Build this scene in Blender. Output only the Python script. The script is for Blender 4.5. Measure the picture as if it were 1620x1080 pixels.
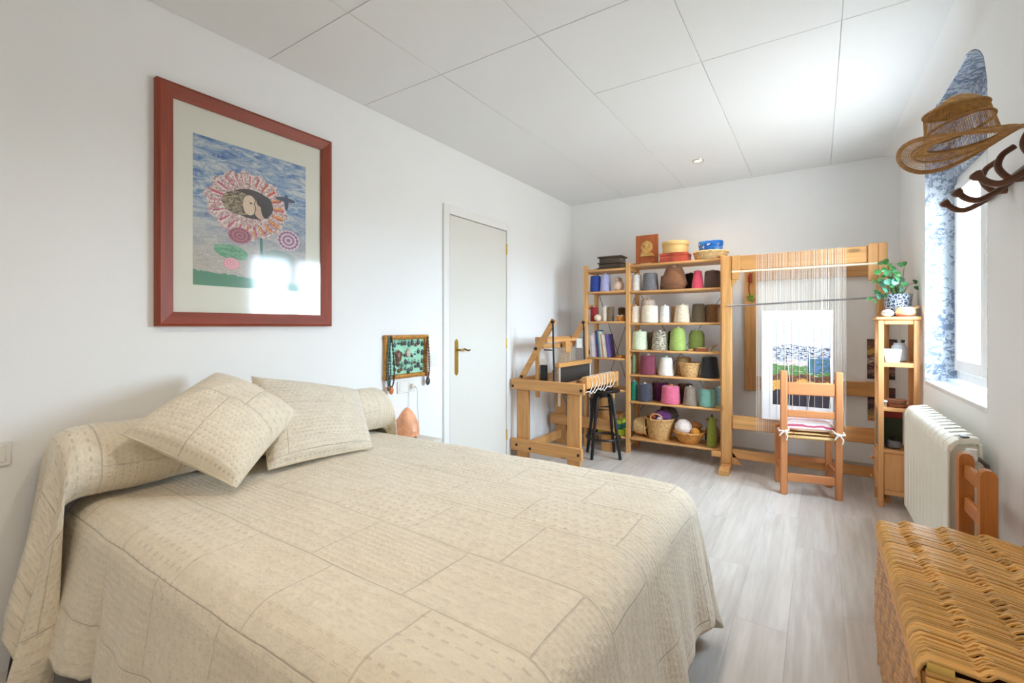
import bpy, bmesh, math, random
from math import sin, cos, pi, radians, sqrt, atan2, hypot
from mathutils import Vector, Matrix

for o in list(bpy.data.objects): bpy.data.objects.remove(o, do_unlink=True)
SC = bpy.context.scene
COL = SC.collection
random.seed(7)

# ------------------------------------------------------------------ camera
CAMH = 1.18
TH = math.atan(485 / 733.0)
cam_d = bpy.data.cameras.new('camera'); cam = bpy.data.objects.new('camera', cam_d); COL.objects.link(cam)
cam.location = (0, 0, CAMH); cam.rotation_euler = (pi / 2, 0, TH)
cam_d.sensor_width = 36; cam_d.lens = 733 / 1620 * 36; cam_d.shift_y = -24 / 1620.0
cam_d.clip_start = 0.02
SC.camera = cam
# ------------------------------------------------------------------ world, window light, exposure
w = bpy.data.worlds.new('sky'); SC.world = w; w.use_nodes = True
bgn = w.node_tree.nodes['Background']; bgn.inputs[0].default_value = (0.76, 0.89, 1.0, 1); bgn.inputs[1].default_value = 27.0
wn = w.node_tree.nodes; wl = w.node_tree.links
tc = wn.new('ShaderNodeTexCoord'); sx = wn.new('ShaderNodeSeparateXYZ'); mr_ = wn.new('ShaderNodeMapRange'); mc = wn.new('ShaderNodeMix'); mc.data_type = 'RGBA'
mr_.inputs[1].default_value = -.03; mr_.inputs[2].default_value = .03
mc.inputs[6].default_value = (.32, .34, .34, 1); mc.inputs[7].default_value = (.66, .84, 1.0, 1)      # street below, bright sky above
wl.new(tc.outputs['Generated'], sx.inputs[0]); wl.new(sx.outputs[2], mr_.inputs[0]); wl.new(mr_.outputs[0], mc.inputs[0]); wl.new(mc.outputs[2], bgn.inputs[0])
SC.view_settings.view_transform = 'Standard'; SC.view_settings.look = 'None'
SC.view_settings.gamma = 1; SC.view_settings.use_curve_mapping = False
SC.view_settings.exposure = 0.55
SC.cycles.use_denoising = True
SC.cycles.use_adaptive_sampling = True; SC.cycles.adaptive_threshold = .05; SC.cycles.adaptive_min_samples = 16
SC.cycles.max_bounces = 12; SC.cycles.diffuse_bounces = 8; SC.cycles.transparent_max_bounces = 24
SC.cycles.sample_clamp_indirect = 8

# room: left wall X=XL, back wall Y=YB, ceiling z=ZC, right wall turned a little (RWA)
XL, YB, ZC, YF = -2.32, 4.71, 2.53, -1.3
RX0, RWA = 0.53, math.atan(.02)
RWM = Matrix.Translation((RX0, YB, 0)) @ Matrix.Rotation(RWA, 4, 'Z')
def rw(x, y, z): return RWM @ Vector((x, y, z))     # right wall frame: x into the wall, -y towards the camera

pl = bpy.data.lights.new('window_portal', 'AREA'); pl.shape = 'RECTANGLE'; pl.size = 1.25; pl.size_y = 1.4
pl.cycles.is_portal = True
po = bpy.data.objects.new('window_portal', pl); COL.objects.link(po)
po.matrix_world = RWM @ Matrix.Translation((.30, -1.49, 1.5)) @ Matrix.Rotation(pi / 2, 4, 'Y') @ Matrix.Rotation(pi / 2, 4, 'Z')

# ------------------------------------------------------------------ node helpers
class E:
    """math expression on shader sockets"""
    nt = None
    def __init__(s, v): s.v = v
    @staticmethod
    def w(x): return x if isinstance(x, E) else E(x)
    def op(s, kind, o=None, c=None):
        n = E.nt.nodes.new('ShaderNodeMath'); n.operation = kind
        for i, q in enumerate((s, o, c)):
            if q is None: continue
            q = E.w(q).v
            if isinstance(q, (int, float)): n.inputs[i].default_value = q
            else: E.nt.links.new(q, n.inputs[i])
        return E(n.outputs[0])
    def __add__(s, o): return s.op('ADD', o)
    __radd__ = __add__
    def __sub__(s, o): return s.op('SUBTRACT', o)
    def __rsub__(s, o): return E.w(o).op('SUBTRACT', s)
    def __mul__(s, o): return s.op('MULTIPLY', o)
    __rmul__ = __mul__
    def __truediv__(s, o): return s.op('DIVIDE', o)
    def lt(s, o): return s.op('LESS_THAN', o)
    def gt(s, o): return s.op('GREATER_THAN', o)
    def abs(s): return s.op('ABSOLUTE')
    def fract(s): return s.op('FRACT')
    def floor(s): return s.op('FLOOR')
    def sin(s): return s.op('SINE')
    def sqrt(s): return s.op('SQRT')
    def max(s, o): return s.op('MAXIMUM', o)
    def min(s, o): return s.op('MINIMUM', o)
    def smooth(s, a, b):
        n = E.nt.nodes.new('ShaderNodeMapRange'); n.interpolation_type = 'SMOOTHSTEP'
        E.nt.links.new(s.v, n.inputs[0]); n.inputs[1].default_value = a; n.inputs[2].default_value = b
        return E(n.outputs[0])
def mixc(f, a, b):
    n = E.nt.nodes.new('ShaderNodeMix'); n.data_type = 'RGBA'
    for i, q in ((0, f), (6, a), (7, b)):
        q = q.v if isinstance(q, E) else q
        if isinstance(q, (tuple, list)): n.inputs[i].default_value = (*q[:3], 1)
        elif isinstance(q, (int, float)): n.inputs[i].default_value = q
        else: E.nt.links.new(q, n.inputs[i])
    return E(n.outputs[2])
def noise(vec, scale, detail=3, rough=.5, dist=0, col=False):
    n = E.nt.nodes.new('ShaderNodeTexNoise'); n.inputs['Scale'].default_value = scale
    n.inputs['Detail'].default_value = detail; n.inputs['Roughness'].default_value = rough; n.inputs['Distortion'].default_value = dist
    if vec is not None: E.nt.links.new(vec, n.inputs['Vector'])
    return E(n.outputs[1 if col else 0])
def wnoise(x, y, k=0):
    n = E.nt.nodes.new('ShaderNodeTexWhiteNoise'); n.noise_dimensions = '3D'
    c = E.nt.nodes.new('ShaderNodeCombineXYZ'); c.inputs[2].default_value = k
    E.nt.links.new(x.v, c.inputs[0]); E.nt.links.new(y.v, c.inputs[1]); E.nt.links.new(c.outputs[0], n.inputs['Vector'])
    return E(n.outputs['Value'])
def ramp(f, stops, interp='LINEAR'):
    n = E.nt.nodes.new('ShaderNodeValToRGB'); e = n.color_ramp.elements; n.color_ramp.interpolation = interp
    while len(e) < len(stops): e.new(.5)
    for i, (p, c) in enumerate(stops): e[i].position = p; e[i].color = (*c, 1)
    E.nt.links.new(f.v, n.inputs[0]); return E(n.outputs[0])
def begin(name):
    m = bpy.data.materials.new(name); m.use_nodes = True; E.nt = m.node_tree
    return m, m.node_tree.nodes['Principled BSDF']
def coords(kind='Object', scale=None, rot=None):
    t = E.nt.nodes.new('ShaderNodeTexCoord'); v = t.outputs[kind]
    if scale or rot:
        mp = E.nt.nodes.new('ShaderNodeMapping')
        if scale: mp.inputs['Scale'].default_value = scale
        if rot: mp.inputs['Rotation'].default_value = rot
        E.nt.links.new(v, mp.inputs[0]); v = mp.outputs[0]
    return v
def split(v):
    n = E.nt.nodes.new('ShaderNodeSeparateXYZ'); E.nt.links.new(v, n.inputs[0]); return [E(o) for o in n.outputs]
def setc(b, c): E.nt.links.new(c.v, b.inputs['Base Color'])
def bump(b, hgt, strength=.3, dist=.002):
    n = E.nt.nodes.new('ShaderNodeBump'); n.inputs['Strength'].default_value = strength; n.inputs['Distance'].default_value = dist
    E.nt.links.new(hgt.v, n.inputs['Height']); E.nt.links.new(n.outputs[0], b.inputs['Normal'])
def s2l(c): return tuple(((x / 255) / 12.92 if x / 255 <= .04045 else ((x / 255 + .055) / 1.055) ** 2.4) for x in c)
def mul(c, k): return tuple(min(1, x * k) for x in c)

MATS = {}
def mat(name, rgb, rough=.6, metal=0, var=.12, vs=6, bs=0, bst=.3, bd=.002, scale=None, spec=.5, sheen=0, emit=None):
    """plain procedural material: sRGB colour with noise variation and fine relief"""
    if name in MATS: return MATS[name]
    m, b = begin(name); c = s2l(rgb)
    v = coords('Object', scale)
    f = noise(v, vs, 4)
    setc(b, mixc(f.smooth(.25, .75), mul(c, 1 - var), mul(c, 1 + var)))
    b.inputs['Roughness'].default_value = rough; b.inputs['Metallic'].default_value = metal
    b.inputs['Specular IOR Level'].default_value = spec
    if sheen: b.inputs['Sheen Weight'].default_value = sheen
    if bs: bump(b, noise(v, bs, 3), bst, bd)
    if emit: b.inputs['Emission Color'].default_value = (*emit[0], 1); b.inputs['Emission Strength'].default_value = emit[1]
    MATS[name] = m; return m
def wood(name, rgb, axis='z', dark=.72, rough=.45, knots=True, grain=26):
    key = name + axis
    if key in MATS: return MATS[key]
    m, b = begin(key); c = s2l(rgb)
    sc = {'x': (.9, 14, 14), 'y': (14, .9, 14), 'z': (14, 14, .9)}[axis]
    v = coords('Object', sc)
    g = noise(v, grain / 14, 5, .6, .6); g2 = noise(coords('Object', tuple(q * 4 for q in sc)), 2.2, 2)
    f = (g * .75 + g2 * .25).smooth(.3, .72)
    col = mixc(f, mul(c, dark), mul(c, 1.08))
    if knots:
        sk = {'x': (2.2, 6, 6), 'y': (6, 2.2, 6), 'z': (6, 6, 2.2)}[axis]
        n = E.nt.nodes.new('ShaderNodeTexVoronoi'); n.inputs['Scale'].default_value = .9
        E.nt.links.new(coords('Object', sk), n.inputs['Vector'])
        col = mixc(E(n.outputs[0]).smooth(.055, .11), mul(c, .38), col)
    oi = E.nt.nodes.new('ShaderNodeObjectInfo')
    col = mixc(E(oi.outputs['Random']) * .25, col, mul(c, .78))
    setc(b, col); b.inputs['Roughness'].default_value = rough
    bump(b, f, .12, .001)
    MATS[key] = m; return m
def glass_mat(rough=.03):
    key = 'glass%g' % rough
    if key in MATS: return MATS[key]
    m = bpy.data.materials.new('clear_glass'); m.use_nodes = True; nt = m.node_tree; nt.nodes.clear()
    o = nt.nodes.new('ShaderNodeOutputMaterial'); mx = nt.nodes.new('ShaderNodeMixShader'); fr = nt.nodes.new('ShaderNodeFresnel')
    ge = nt.nodes.new('ShaderNodeNewGeometry'); mr = nt.nodes.new('ShaderNodeMapRange'); mr.inputs[3].default_value = 1.45; mr.inputs[4].default_value = 1 / 1.45
    nt.links.new(ge.outputs['Backfacing'], mr.inputs[0]); nt.links.new(mr.outputs[0], fr.inputs[0])
    t = nt.nodes.new('ShaderNodeBsdfTransparent'); g = nt.nodes.new('ShaderNodeBsdfGlossy'); g.inputs['Roughness'].default_value = rough
    nt.links.new(fr.outputs[0], mx.inputs[0]); nt.links.new(t.outputs[0], mx.inputs[1]); nt.links.new(g.outputs[0], mx.inputs[2]); nt.links.new(mx.outputs[0], o.inputs[0])
    MATS[key] = m; return m

# ------------------------------------------------------------------ mesh builder
class MB:
    def __init__(s): s.v = []; s.f = []; s.uv = {}
    def add(s, vs, fs, M=None):
        k = len(s.v)
        s.v += [tuple(M @ Vector(p)) if M else tuple(p) for p in vs]
        s.f += [tuple(i + k for i in q) for q in fs]; return s
    def box(s, c, d, ch=.003, M=None):
        """chamfered box, centre c, size d"""
        x, y, z = d[0] / 2, d[1] / 2, d[2] / 2; ch = min(ch, x * .9, y * .9, z * .9)
        vs = []; fs = []; idx = {}
        for sx in (-1, 1):
            for sy in (-1, 1):
                for sz in (-1, 1):
                    for a in range(3):
                        p = [sx * (x - ch), sy * (y - ch), sz * (z - ch)]; p[a] = (sx * x, sy * y, sz * z)[a]
                        idx[sx, sy, sz, a] = len(vs); vs.append((c[0] + p[0], c[1] + p[1], c[2] + p[2]))
        q = [(-1, -1), (1, -1), (1, 1), (-1, 1)]
        def key(a, sa, b, sb, c_, sc): t = [0, 0, 0]; t[a] = sa; t[b] = sb; t[c_] = sc; return tuple(t)
        for a in range(3):
            b_, c_ = (a + 1) % 3, (a + 2) % 3
            for sa in (-1, 1):
                f = [idx[(*key(a, sa, b_, u, c_, v), a)] for u, v in q]
                fs.append(f if sa > 0 else f[::-1])
            for sb in (-1, 1):
                for sc in (-1, 1):   # edge along a
                    f = [idx[(*key(a, -1, b_, sb, c_, sc), b_)], idx[(*key(a, 1, b_, sb, c_, sc), b_)], idx[(*key(a, 1, b_, sb, c_, sc), c_)], idx[(*key(a, -1, b_, sb, c_, sc), c_)]]
                    fs.append(f if sb * sc < 0 else f[::-1])
        for k in ((a, b, c2) for a in (-1, 1) for b in (-1, 1) for c2 in (-1, 1)):
            f = [idx[(*k, 0)], idx[(*k, 1)], idx[(*k, 2)]]
            fs.append(f if k[0] * k[1] * k[2] > 0 else f[::-1])
        return s.add(vs, fs, M)
    def b2(s, x0, x1, y0, y1, z0, z1, ch=.003, M=None):
        return s.box(((x0 + x1) / 2, (y0 + y1) / 2, (z0 + z1) / 2), (abs(x1 - x0), abs(y1 - y0), abs(z1 - z0)), ch, M)
    def bar(s, a, b, wx, wy, ch=.003, up=(0, 0, 1)):
        """box bar from a to b, section wx (sideways) by wy (up)"""
        a, b = Vector(a), Vector(b); d = b - a; L = d.length; z = d.normalized()
        x = z.cross(Vector(up))
        if x.length < 1e-4: x = z.cross(Vector((0, 1, 0)))
        x.normalize(); y = z.cross(x)
        M = Matrix.Translation((a + b) / 2) @ Matrix((x, y, z)).transposed().to_4x4()
        return s.box((0, 0, 0), (wx, wy, L), ch, M)
    def tube(s, pts, r, seg=8, cap=True, closed=False):
        P = [Vector(p) for p in pts]; n = len(P); R = r if isinstance(r, (list, tuple)) else [r] * n
        k = len(s.v); pu = None
        for i in range(n):
            t = (P[(i + 1) % n] - P[i - 1]) if closed else (P[min(i + 1, n - 1)] - P[max(i - 1, 0)])
            if t.length < 1e-9: t = Vector((0, 0, 1))
            t.normalize()
            if pu is None: u = t.cross(Vector((0, 0, 1)) if abs(t.z) < .9 else Vector((1, 0, 0)))
            else: u = pu - t * pu.dot(t)
            u.normalize(); v = t.cross(u); pu = u
            for j in range(seg):
                a = 2 * pi * j / seg; s.v.append(tuple(P[i] + (u * cos(a) + v * sin(a)) * R[i]))
        for i in range(n if closed else n - 1):
            for j in range(seg):
                a = k + i * seg; b = k + ((i + 1) % n) * seg; j2 = (j + 1) % seg
                s.f.append((a + j, a + j2, b + j2, b + j))
        if cap and not closed:
            s.f.append(tuple(k + j for j in range(seg))[::-1]); s.f.append(tuple(k + (n - 1) * seg + j for j in range(seg)))
        return s
    def lathe(s, prof, seg=24, M=None, fn=None, cap=True):
        """prof: list of (r, z); fn(r, z, angle) -> r"""
        vs = []; fs = []; n = len(prof)
        for r, z in prof:
            for j in range(seg):
                a = 2 * pi * j / seg; rr = fn(r, z, a) if fn else r
                vs.append((rr * cos(a), rr * sin(a), z))
        for i in range(n - 1):
            for j in range(seg):
                j2 = (j + 1) % seg; fs.append((i * seg + j, i * seg + j2, (i + 1) * seg + j2, (i + 1) * seg + j))
        if cap:
            fs.append(tuple(range(seg))[::-1]); fs.append(tuple((n - 1) * seg + j for j in range(seg)))
        return s.add(vs, fs, M)
    def grid(s, fn, nu, nv, uvfn=None, flip=False, closeu=False):
        k = len(s.v)
        for i in range(nu + 1):
            for j in range(nv + 1):
                s.v.append(tuple(fn(i / nu, j / nv)))
                if uvfn: s.uv[len(s.v) - 1] = uvfn(i / nu, j / nv)
        for i in range(nu):
            for j in range(nv):
                a = k + i * (nv + 1) + j; f = (a, a + nv + 1, a + nv + 2, a + 1)
                s.f.append(f[::-1] if flip else f)
        return s
    def prism(s, pts, a, b, axis='z'):
        """extrude a 2D outline between a and b along an axis"""
        n = len(pts)
        def mk(p, t): return {'z': (p[0], p[1], t), 'y': (p[0], t, p[1]), 'x': (t, p[0], p[1])}[axis]
        vs = [mk(p, a) for p in pts] + [mk(p, b) for p in pts]
        fs = [tuple(range(n))[::-1], tuple(range(n, 2 * n))] + [(i, (i + 1) % n, n + (i + 1) % n, n + i) for i in range(n)]
        return s.add(vs, fs)
    def ball(s, c, r, seg=12, rings=8, sc=(1, 1, 1), fn=None):
        prof = []
        vs = []; fs = []
        for i in range(rings + 1):
            ph = pi * i / rings
            for j in range(seg):
                a = 2 * pi * j / seg; q = r * (fn(ph, a) if fn else 1)
                vs.append((c[0] + q * sc[0] * sin(ph) * cos(a), c[1] + q * sc[1] * sin(ph) * sin(a), c[2] - q * sc[2] * cos(ph)))
        for i in range(rings):
            for j in range(seg):
                j2 = (j + 1) % seg; fs.append((i * seg + j, i * seg + j2, (i + 1) * seg + j2, (i + 1) * seg + j))
        return s.add(vs, fs)
    def mesh(s, name, m, smooth=40):
        me = bpy.data.meshes.new(name); me.from_pydata(s.v, [], s.f)
        bm = bmesh.new(); bm.from_mesh(me); bmesh.ops.recalc_face_normals(bm, faces=bm.faces)
        bm.to_mesh(me); bm.free()
        if s.uv:
            l = me.uv_layers.new(name='UVMap')
            for lp in me.loops: l.data[lp.index].uv = s.uv.get(lp.vertex_index, (0, 0))
        if smooth:
            for p in me.polygons: p.use_smooth = True
            me.set_sharp_from_angle(angle=radians(smooth))
        if m: me.materials.append(m)
        return me
    def obj(s, name, m, parent=None, loc=None, rotz=None, smooth=40):
        return link(name, s.mesh(name, m, smooth), parent, loc, rotz)
def link(name, me, parent=None, loc=None, rotz=None):
    o = bpy.data.objects.new(name, me); COL.objects.link(o); o.parent = parent
    if loc is not None: o.location = loc
    if rotz: o.rotation_euler = (0, 0, rotz)
    return o
def tag(o, label, cat, group=None):
    o['label'] = label; o['category'] = cat
    if group: o['group'] = group
    return o
def thing(name, label, cat, loc=(0, 0, 0), rotz=0, group=None):
    o = bpy.data.objects.new(name, None); COL.objects.link(o); o.empty_display_size = .05
    o.location = loc; o.rotation_euler = (0, 0, rotz); return tag(o, label, cat, group)
def under(child, part): child.parent = part; return child     # a sub-part: same local frame, one level deeper
def struct(o): o['kind'] = 'structure'; return o
def curve(pts, n=5):
    """smooth path through points (Catmull-Rom)"""
    P = [Vector(p) for p in pts]; P = [2 * P[0] - P[1]] + P + [2 * P[-1] - P[-2]]; out = []
    for i in range(1, len(P) - 2):
        a, b, c, d = P[i - 1:i + 3]
        for k in range(n):
            t = k / n; out.append(.5 * (2 * b + (c - a) * t + (2 * a - 5 * b + 4 * c - d) * t * t + (3 * b - a - 3 * c + d) * t ** 3))
    return out + [P[-2]]
def vn(x, k=1.0):   # cheap smooth pseudo noise
    return sin(x * 1.7 * k + 1.3) * .5 + sin(x * 3.1 * k + .4) * .3 + sin(x * 7.3 * k + 2.1) * .2

# ------------------------------------------------------------------ shared materials
PINE = (228, 172, 108); BEECH = (205, 135, 84)
def pine(a): return wood('pine', PINE, a)
def loomw(a): return wood('loom_pine', (220, 162, 98), a)
def chairw(a): return wood('chair_wood', (206, 136, 86), a, dark=.82, knots=False)
def standw(a): return wood('stand_pine', (224, 164, 106), a, dark=.85, knots=False)
WALL = mat('white_plaster', (240, 241, 241), .85, var=.015, vs=1.5, bs=60, bst=.12, bd=.002, spec=.2)
CEIL = mat('ceiling_board', (232, 234, 235), .7, var=.015, vs=1.2, bs=90, bst=.05, spec=.3)
DOORW = mat('door_paint', (226, 224, 217), .45, var=.01, vs=2)
WHITE = mat('white_paint', (238, 238, 236), .4, var=.01)
BRASS = mat('brass', (216, 180, 92), .36, 1, var=.08, vs=30)
GREYM = mat('grey_metal', (110, 108, 106), .35, .9, var=.08)
BLACKM = mat('black_metal', (34, 31, 30), .4, .3, var=.1)
PLASTIC = mat('white_plastic', (235, 234, 230), .35, var=.005)

# ================================================================== THE ROOM
# ---- floor: subfloor slab + planks
def floor_mat():
    m, b = begin('grey_oak_laminate')
    v = coords('Object', (9, .7, 9)); oi = E.nt.nodes.new('ShaderNodeObjectInfo'); rnd = E(oi.outputs['Random'])
    off = E.nt.nodes.new('ShaderNodeVectorMath'); off.operation = 'ADD'
    cx = E.nt.nodes.new('ShaderNodeCombineXYZ'); E.nt.links.new((rnd * 40).v, cx.inputs[0]); E.nt.links.new((rnd * 17).v, cx.inputs[1])
    E.nt.links.new(v, off.inputs[0]); E.nt.links.new(cx.outputs[0], off.inputs[1]); vv = off.outputs[0]
    g = noise(vv, 1.1, 6, .6, 1.2); g2 = noise(vv, 5, 3, .6)
    f = (g * .65 + g2 * .35).smooth(.3, .72)
    c = mixc(f, s2l((186, 178, 171)), s2l((218, 213, 208)))
    c = mixc(rnd * .35, c, s2l((196, 188, 180)))
    setc(b, c); b.inputs['Roughness'].default_value = .30; bump(b, f, .06, .001)
    return m
FLOORM = floor_mat()
fl = struct(MB().b2(XL - .3, 1.1, YF - .1, YB + .3, -.06, -.012, .001).obj('floor', mat('subfloor', (120, 110, 100), .8)))
PW, PL_ = .185, 1.28
pm = {}
def plank_mesh(Lp, k=0):
    key = round(Lp, 3)
    if key not in pm: pm[key] = MB().box((0, 0, -.006), (PW - .0003, Lp - .0003, .012), .0004).mesh('plank', FLOORM, 30)
    return pm[key]
nx = int((0.95 - XL) / PW) + 1
for i in range(nx):
    x = XL + (i + .5) * PW
    y = YF - [0, .47, .9, .23, .7][i % 5]
    while y < YB:
        y0, y1 = max(y, YF), min(y + PL_, YB)
        if y1 - y0 > .05:
            link('plank', plank_mesh(y1 - y0), fl, (x, (y0 + y1) / 2, 0))
        y += PL_
# ---- ceiling: slab + boards with open joints
ce = struct(MB().b2(XL - .3, 1.1, YF - .1, YB + .3, ZC + .0035, ZC + .2, .001).obj('ceiling', mat('ceiling_void', (205, 206, 205), .9)))
xs = [XL, -1.69, -1.09, -.50, .085, .72]
rows = {0: [YF, -.55, .05, .66, 1.275, 1.865, YB], 1: [YF, -.55, .05, .66, 1.275, 1.865, YB], 2: [YF, -.55, .05, .66, 1.865, 2.51, YB],
        3: [YF, -.55, .05, .66, 1.865, 2.51, YB], 4: [YF, -.55, .05, .66, 1.865, 2.51, YB]}
for i in range(5):
    for a, b_ in zip(rows[i], rows[i][1:]):
        cx_, cy_ = (xs[i] + xs[i + 1]) / 2, (a + b_) / 2
        MB().box((0, 0, 0), (xs[i + 1] - xs[i] - .0025, b_ - a - .0025, .003), .0014).obj('ceiling_board', CEIL, ce, (cx_, cy_, ZC + .0018))
# ---- walls
T = .25
struct(MB().b2(XL - T, XL, YF - T, YB + T, -.06, ZC + .15, .001).obj('wall_left', WALL))
struct(MB().b2(XL, 1.0, YB, YB + T, -.06, ZC + .15, .001).obj('wall_back', WALL))
# right wall with arched window opening (local frame, x into the wall, y towards the back corner)
WY0, WY1, WZ0, WZS, WZA = -2.076, -.908, .845, 2.18, 2.455    # opening: near, far, sill, springing, crown
WYC, WHW = (WY0 + WY1) / 2, (WY1 - WY0) / 2
def arch(y): return WZS + (WZA - WZS) * max(0, 1 - abs((y - WYC) / WHW) ** 2.6) ** .5
TR = .28
mb = MB()
mb.b2(0, TR, -6.4, WY0, -.06, ZC + .15, .0005).b2(0, TR, WY1, .3, -.06, ZC + .15, .0005).b2(0, TR, WY0, WY1, -.06, WZ0, .0005)
N = 28
for i in range(N):
    a, b_ = WY0 + (WY1 - WY0) * i / N, WY0 + (WY1 - WY0) * (i + 1) / N
    mb.prism([(a, arch(a)), (b_, arch(b_)), (b_, ZC + .15), (a, ZC + .15)], 0, TR, 'x')
wr = struct(mb.obj('wall_right', WALL, None, (RX0, YB, 0), RWA, smooth=20))
# wall behind the camera
struct(MB().b2(XL, 1.0, YF - T, YF, -.06, ZC + .15, .001).obj('wall_front', WALL))
# cove between ceiling and right wall
R = .10; pts = [(0.0, ZC), (0.0, ZC - R)] + [(-R + R * cos(a), ZC - R + R * sin(a)) for a in [i * pi / 20 for i in range(0, 11)]][::1]
cv = [(-R + R * cos(i * pi / 24), ZC - R + R * sin(i * pi / 24)) for i in range(13)] + [(.01, ZC + .01), (.01, ZC - R)]
struct(MB().prism(cv, -6.4, 0.0, 'y').obj('trim_1', WALL, None, (RX0, YB, 0), RWA))
# baseboards
BB = mat('baseboard_grey', (190, 180, 168), .5, var=.06, vs=5, scale=(1, 6, 6))
struct(MB().b2(XL, .52, YB - .012, YB, 0, .075, .002).obj('baseboard_back', BB))
struct(MB().b2(XL, XL + .012, 3.48, YB - .013, 0, .075, .002).obj('baseboard_left', BB))
struct(MB().b2(-.012, 0, -5.5, -.02, 0, .075, .002).obj('baseboard_right', BB, None, (RX0, YB, 0), RWA))

# ---- window_1
def reveal_mat():
    m, b = begin('stencilled_reveal')
    v = coords('Object'); n = noise(v, 16, 4, .65, 1.5); n2 = noise(v, 42, 3, .6, 1)
    big = noise(v, 5, 2)
    f = (n * n2 * 2.0 * (big * .8 + .6)).smooth(.40, .62)
    setc(b, mixc(f, s2l((196, 205, 217)), s2l((116, 130, 154)))); b.inputs['Roughness'].default_value = .8
    return m
win = struct(bpy.data.objects.new('window_1', None)); COL.objects.link(win); win.location = (RX0, YB, 0); win.rotation_euler = (0, 0, RWA)
RV = reveal_mat(); e = .004
prof = [(WY1 - e, WZ0)] + [(WY1 - e - (WY1 - WY0 - 2 * e) * i / 30, arch(WY1 - (WY1 - WY0) * i / 30) - e) for i in range(31)] + [(WY0 + e, WZ0)]
mb = MB(); n = len(prof)
for i in range(n - 1):
    (y0, z0), (y1, z1) = prof[i], prof[i + 1]
    d = Vector((0, y1 - y0, z1 - z0)); nn = Vector((0, -d.z, d.y)); nn = nn.normalized() * e if nn.length > 0 else nn
    mb.add([(.0, y0, z0), (.2, y0, z0), (.2, y1, z1), (.0, y1, z1)], [(0, 1, 2, 3)])
mb.obj('reveal_lining', RV, win)
FX0, FX1 = .145, .2
ZT = 2.02
fo = MB()
fo.b2(FX0, FX1, WY1 - .05, WY1 - .004, WZ0 + .02, ZT + .05).b2(FX0, FX1, WY0 + .004, WY0 + .05, WZ0 + .02, ZT + .05).b2(FX0, FX1, WY0 + .05, WY1 - .05, WZ0 + .02, WZ0 + .07).b2(FX0, FX1, WY0 + .05, WY1 - .05, ZT, ZT + .05)
fo.obj('window_frame', WHITE, win)
lu = MB()
for i in range(24):
    ya, yb = WY0 + .006 + (WY1 - WY0 - .012) * i / 24, WY0 + .006 + (WY1 - WY0 - .012) * (i + 1) / 24
    lu.prism([(ya, ZT + .051), (yb, ZT + .051), (yb, arch(yb) - .005), (ya, arch(ya) - .005)], FX0 - .02, TR - .02, 'x')
lu.obj('lunette', RV, win, smooth=0)
for s0, s1 in ((WY0 + .055, WYC - .002), (WYC + .002, WY1 - .055)):
    sh = MB(); st = .05; zt = ZT - .005
    sh.b2(FX0 - .02, FX1 - .015, s0, s0 + st, WZ0 + .075, zt).b2(FX0 - .02, FX1 - .015, s1 - st, s1, WZ0 + .075, zt).b2(FX0 - .02, FX1 - .015, s0 + st, s1 - st, WZ0 + .075, WZ0 + .14).b2(FX0 - .02, FX1 - .015, s0 + st, s1 - st, zt - .05, zt)
    so = sh.obj('sash', WHITE, win)
    MB().b2(FX0 + .005, FX0 + .011, s0 + st - .005, s1 - st + .005, WZ0 + .135, zt - .045, .0005).obj('pane', glass_mat(), so)
MB().b2(FX0 - .025, FX0 - .018, WYC - .012, WYC + .012, 1.42, 1.54).obj('window_handle', WHITE, win)
MB().b2(-.004, .15, WY0 + .002, WY1 - .002, WZ0 - .02, WZ0 + .004, .004).obj('window_sill', mat('marble_sill', (236, 238, 240), .25, var=.03), win)

# ---- door_1 in the left wall
dr = struct(bpy.data.objects.new('door_1', None)); COL.objects.link(dr); dr.location = (XL, 0, 0)
MB().b2(.001, .012, 2.645, 3.395, .006, 2.018, .002).obj('door_leaf', DOORW, dr)
MB().b2(0, .016, 2.575, 2.640, 0, 2.09, .003).b2(0, .016, 3.402, 3.47, 0, 2.09, .003).b2(0, .016, 2.6405, 3.4015, 2.024, 2.09, .003).obj('door_frame', WHITE, dr)
MB().b2(.0005, .002, 2.641, 3.401, .002, 2.023, .0003).obj('door_gap', mat('gap_shadow', (128, 120, 106), .9), dr)
hp = MB(); zc = .945
pr = [(-.019, -.12), (-.019, .115), (-.01, .128), (0, .14), (.01, .128), (.019, .115), (.019, -.12), (.01, -.133), (0, -.14), (-.01, -.133)]
hp.prism([(2.715 + a, zc + b_) for a, b_ in pr], .012, .018, 'x'); ho = hp.obj('handle_plate', BRASS, dr)
MB().tube([(.014, 2.715, 1.0), (.05, 2.715, 1.0), (.058, 2.728, 1.0), (.058, 2.76, 1.006), (.058, 2.79, .996), (.058, 2.815, .992), (.056, 2.83, .998)], [.008, .008, .008, .0075, .007, .006, .006], 10).obj('lever', mat('antique_brass', (150, 118, 62), .3, 1), ho)
for z in (.22, 1.03, 1.86): MB().tube([(.014, 3.399, z - .045), (.014, 3.399, z + .045)], .007, 10).obj('hinge', BRASS, dr)

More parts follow.
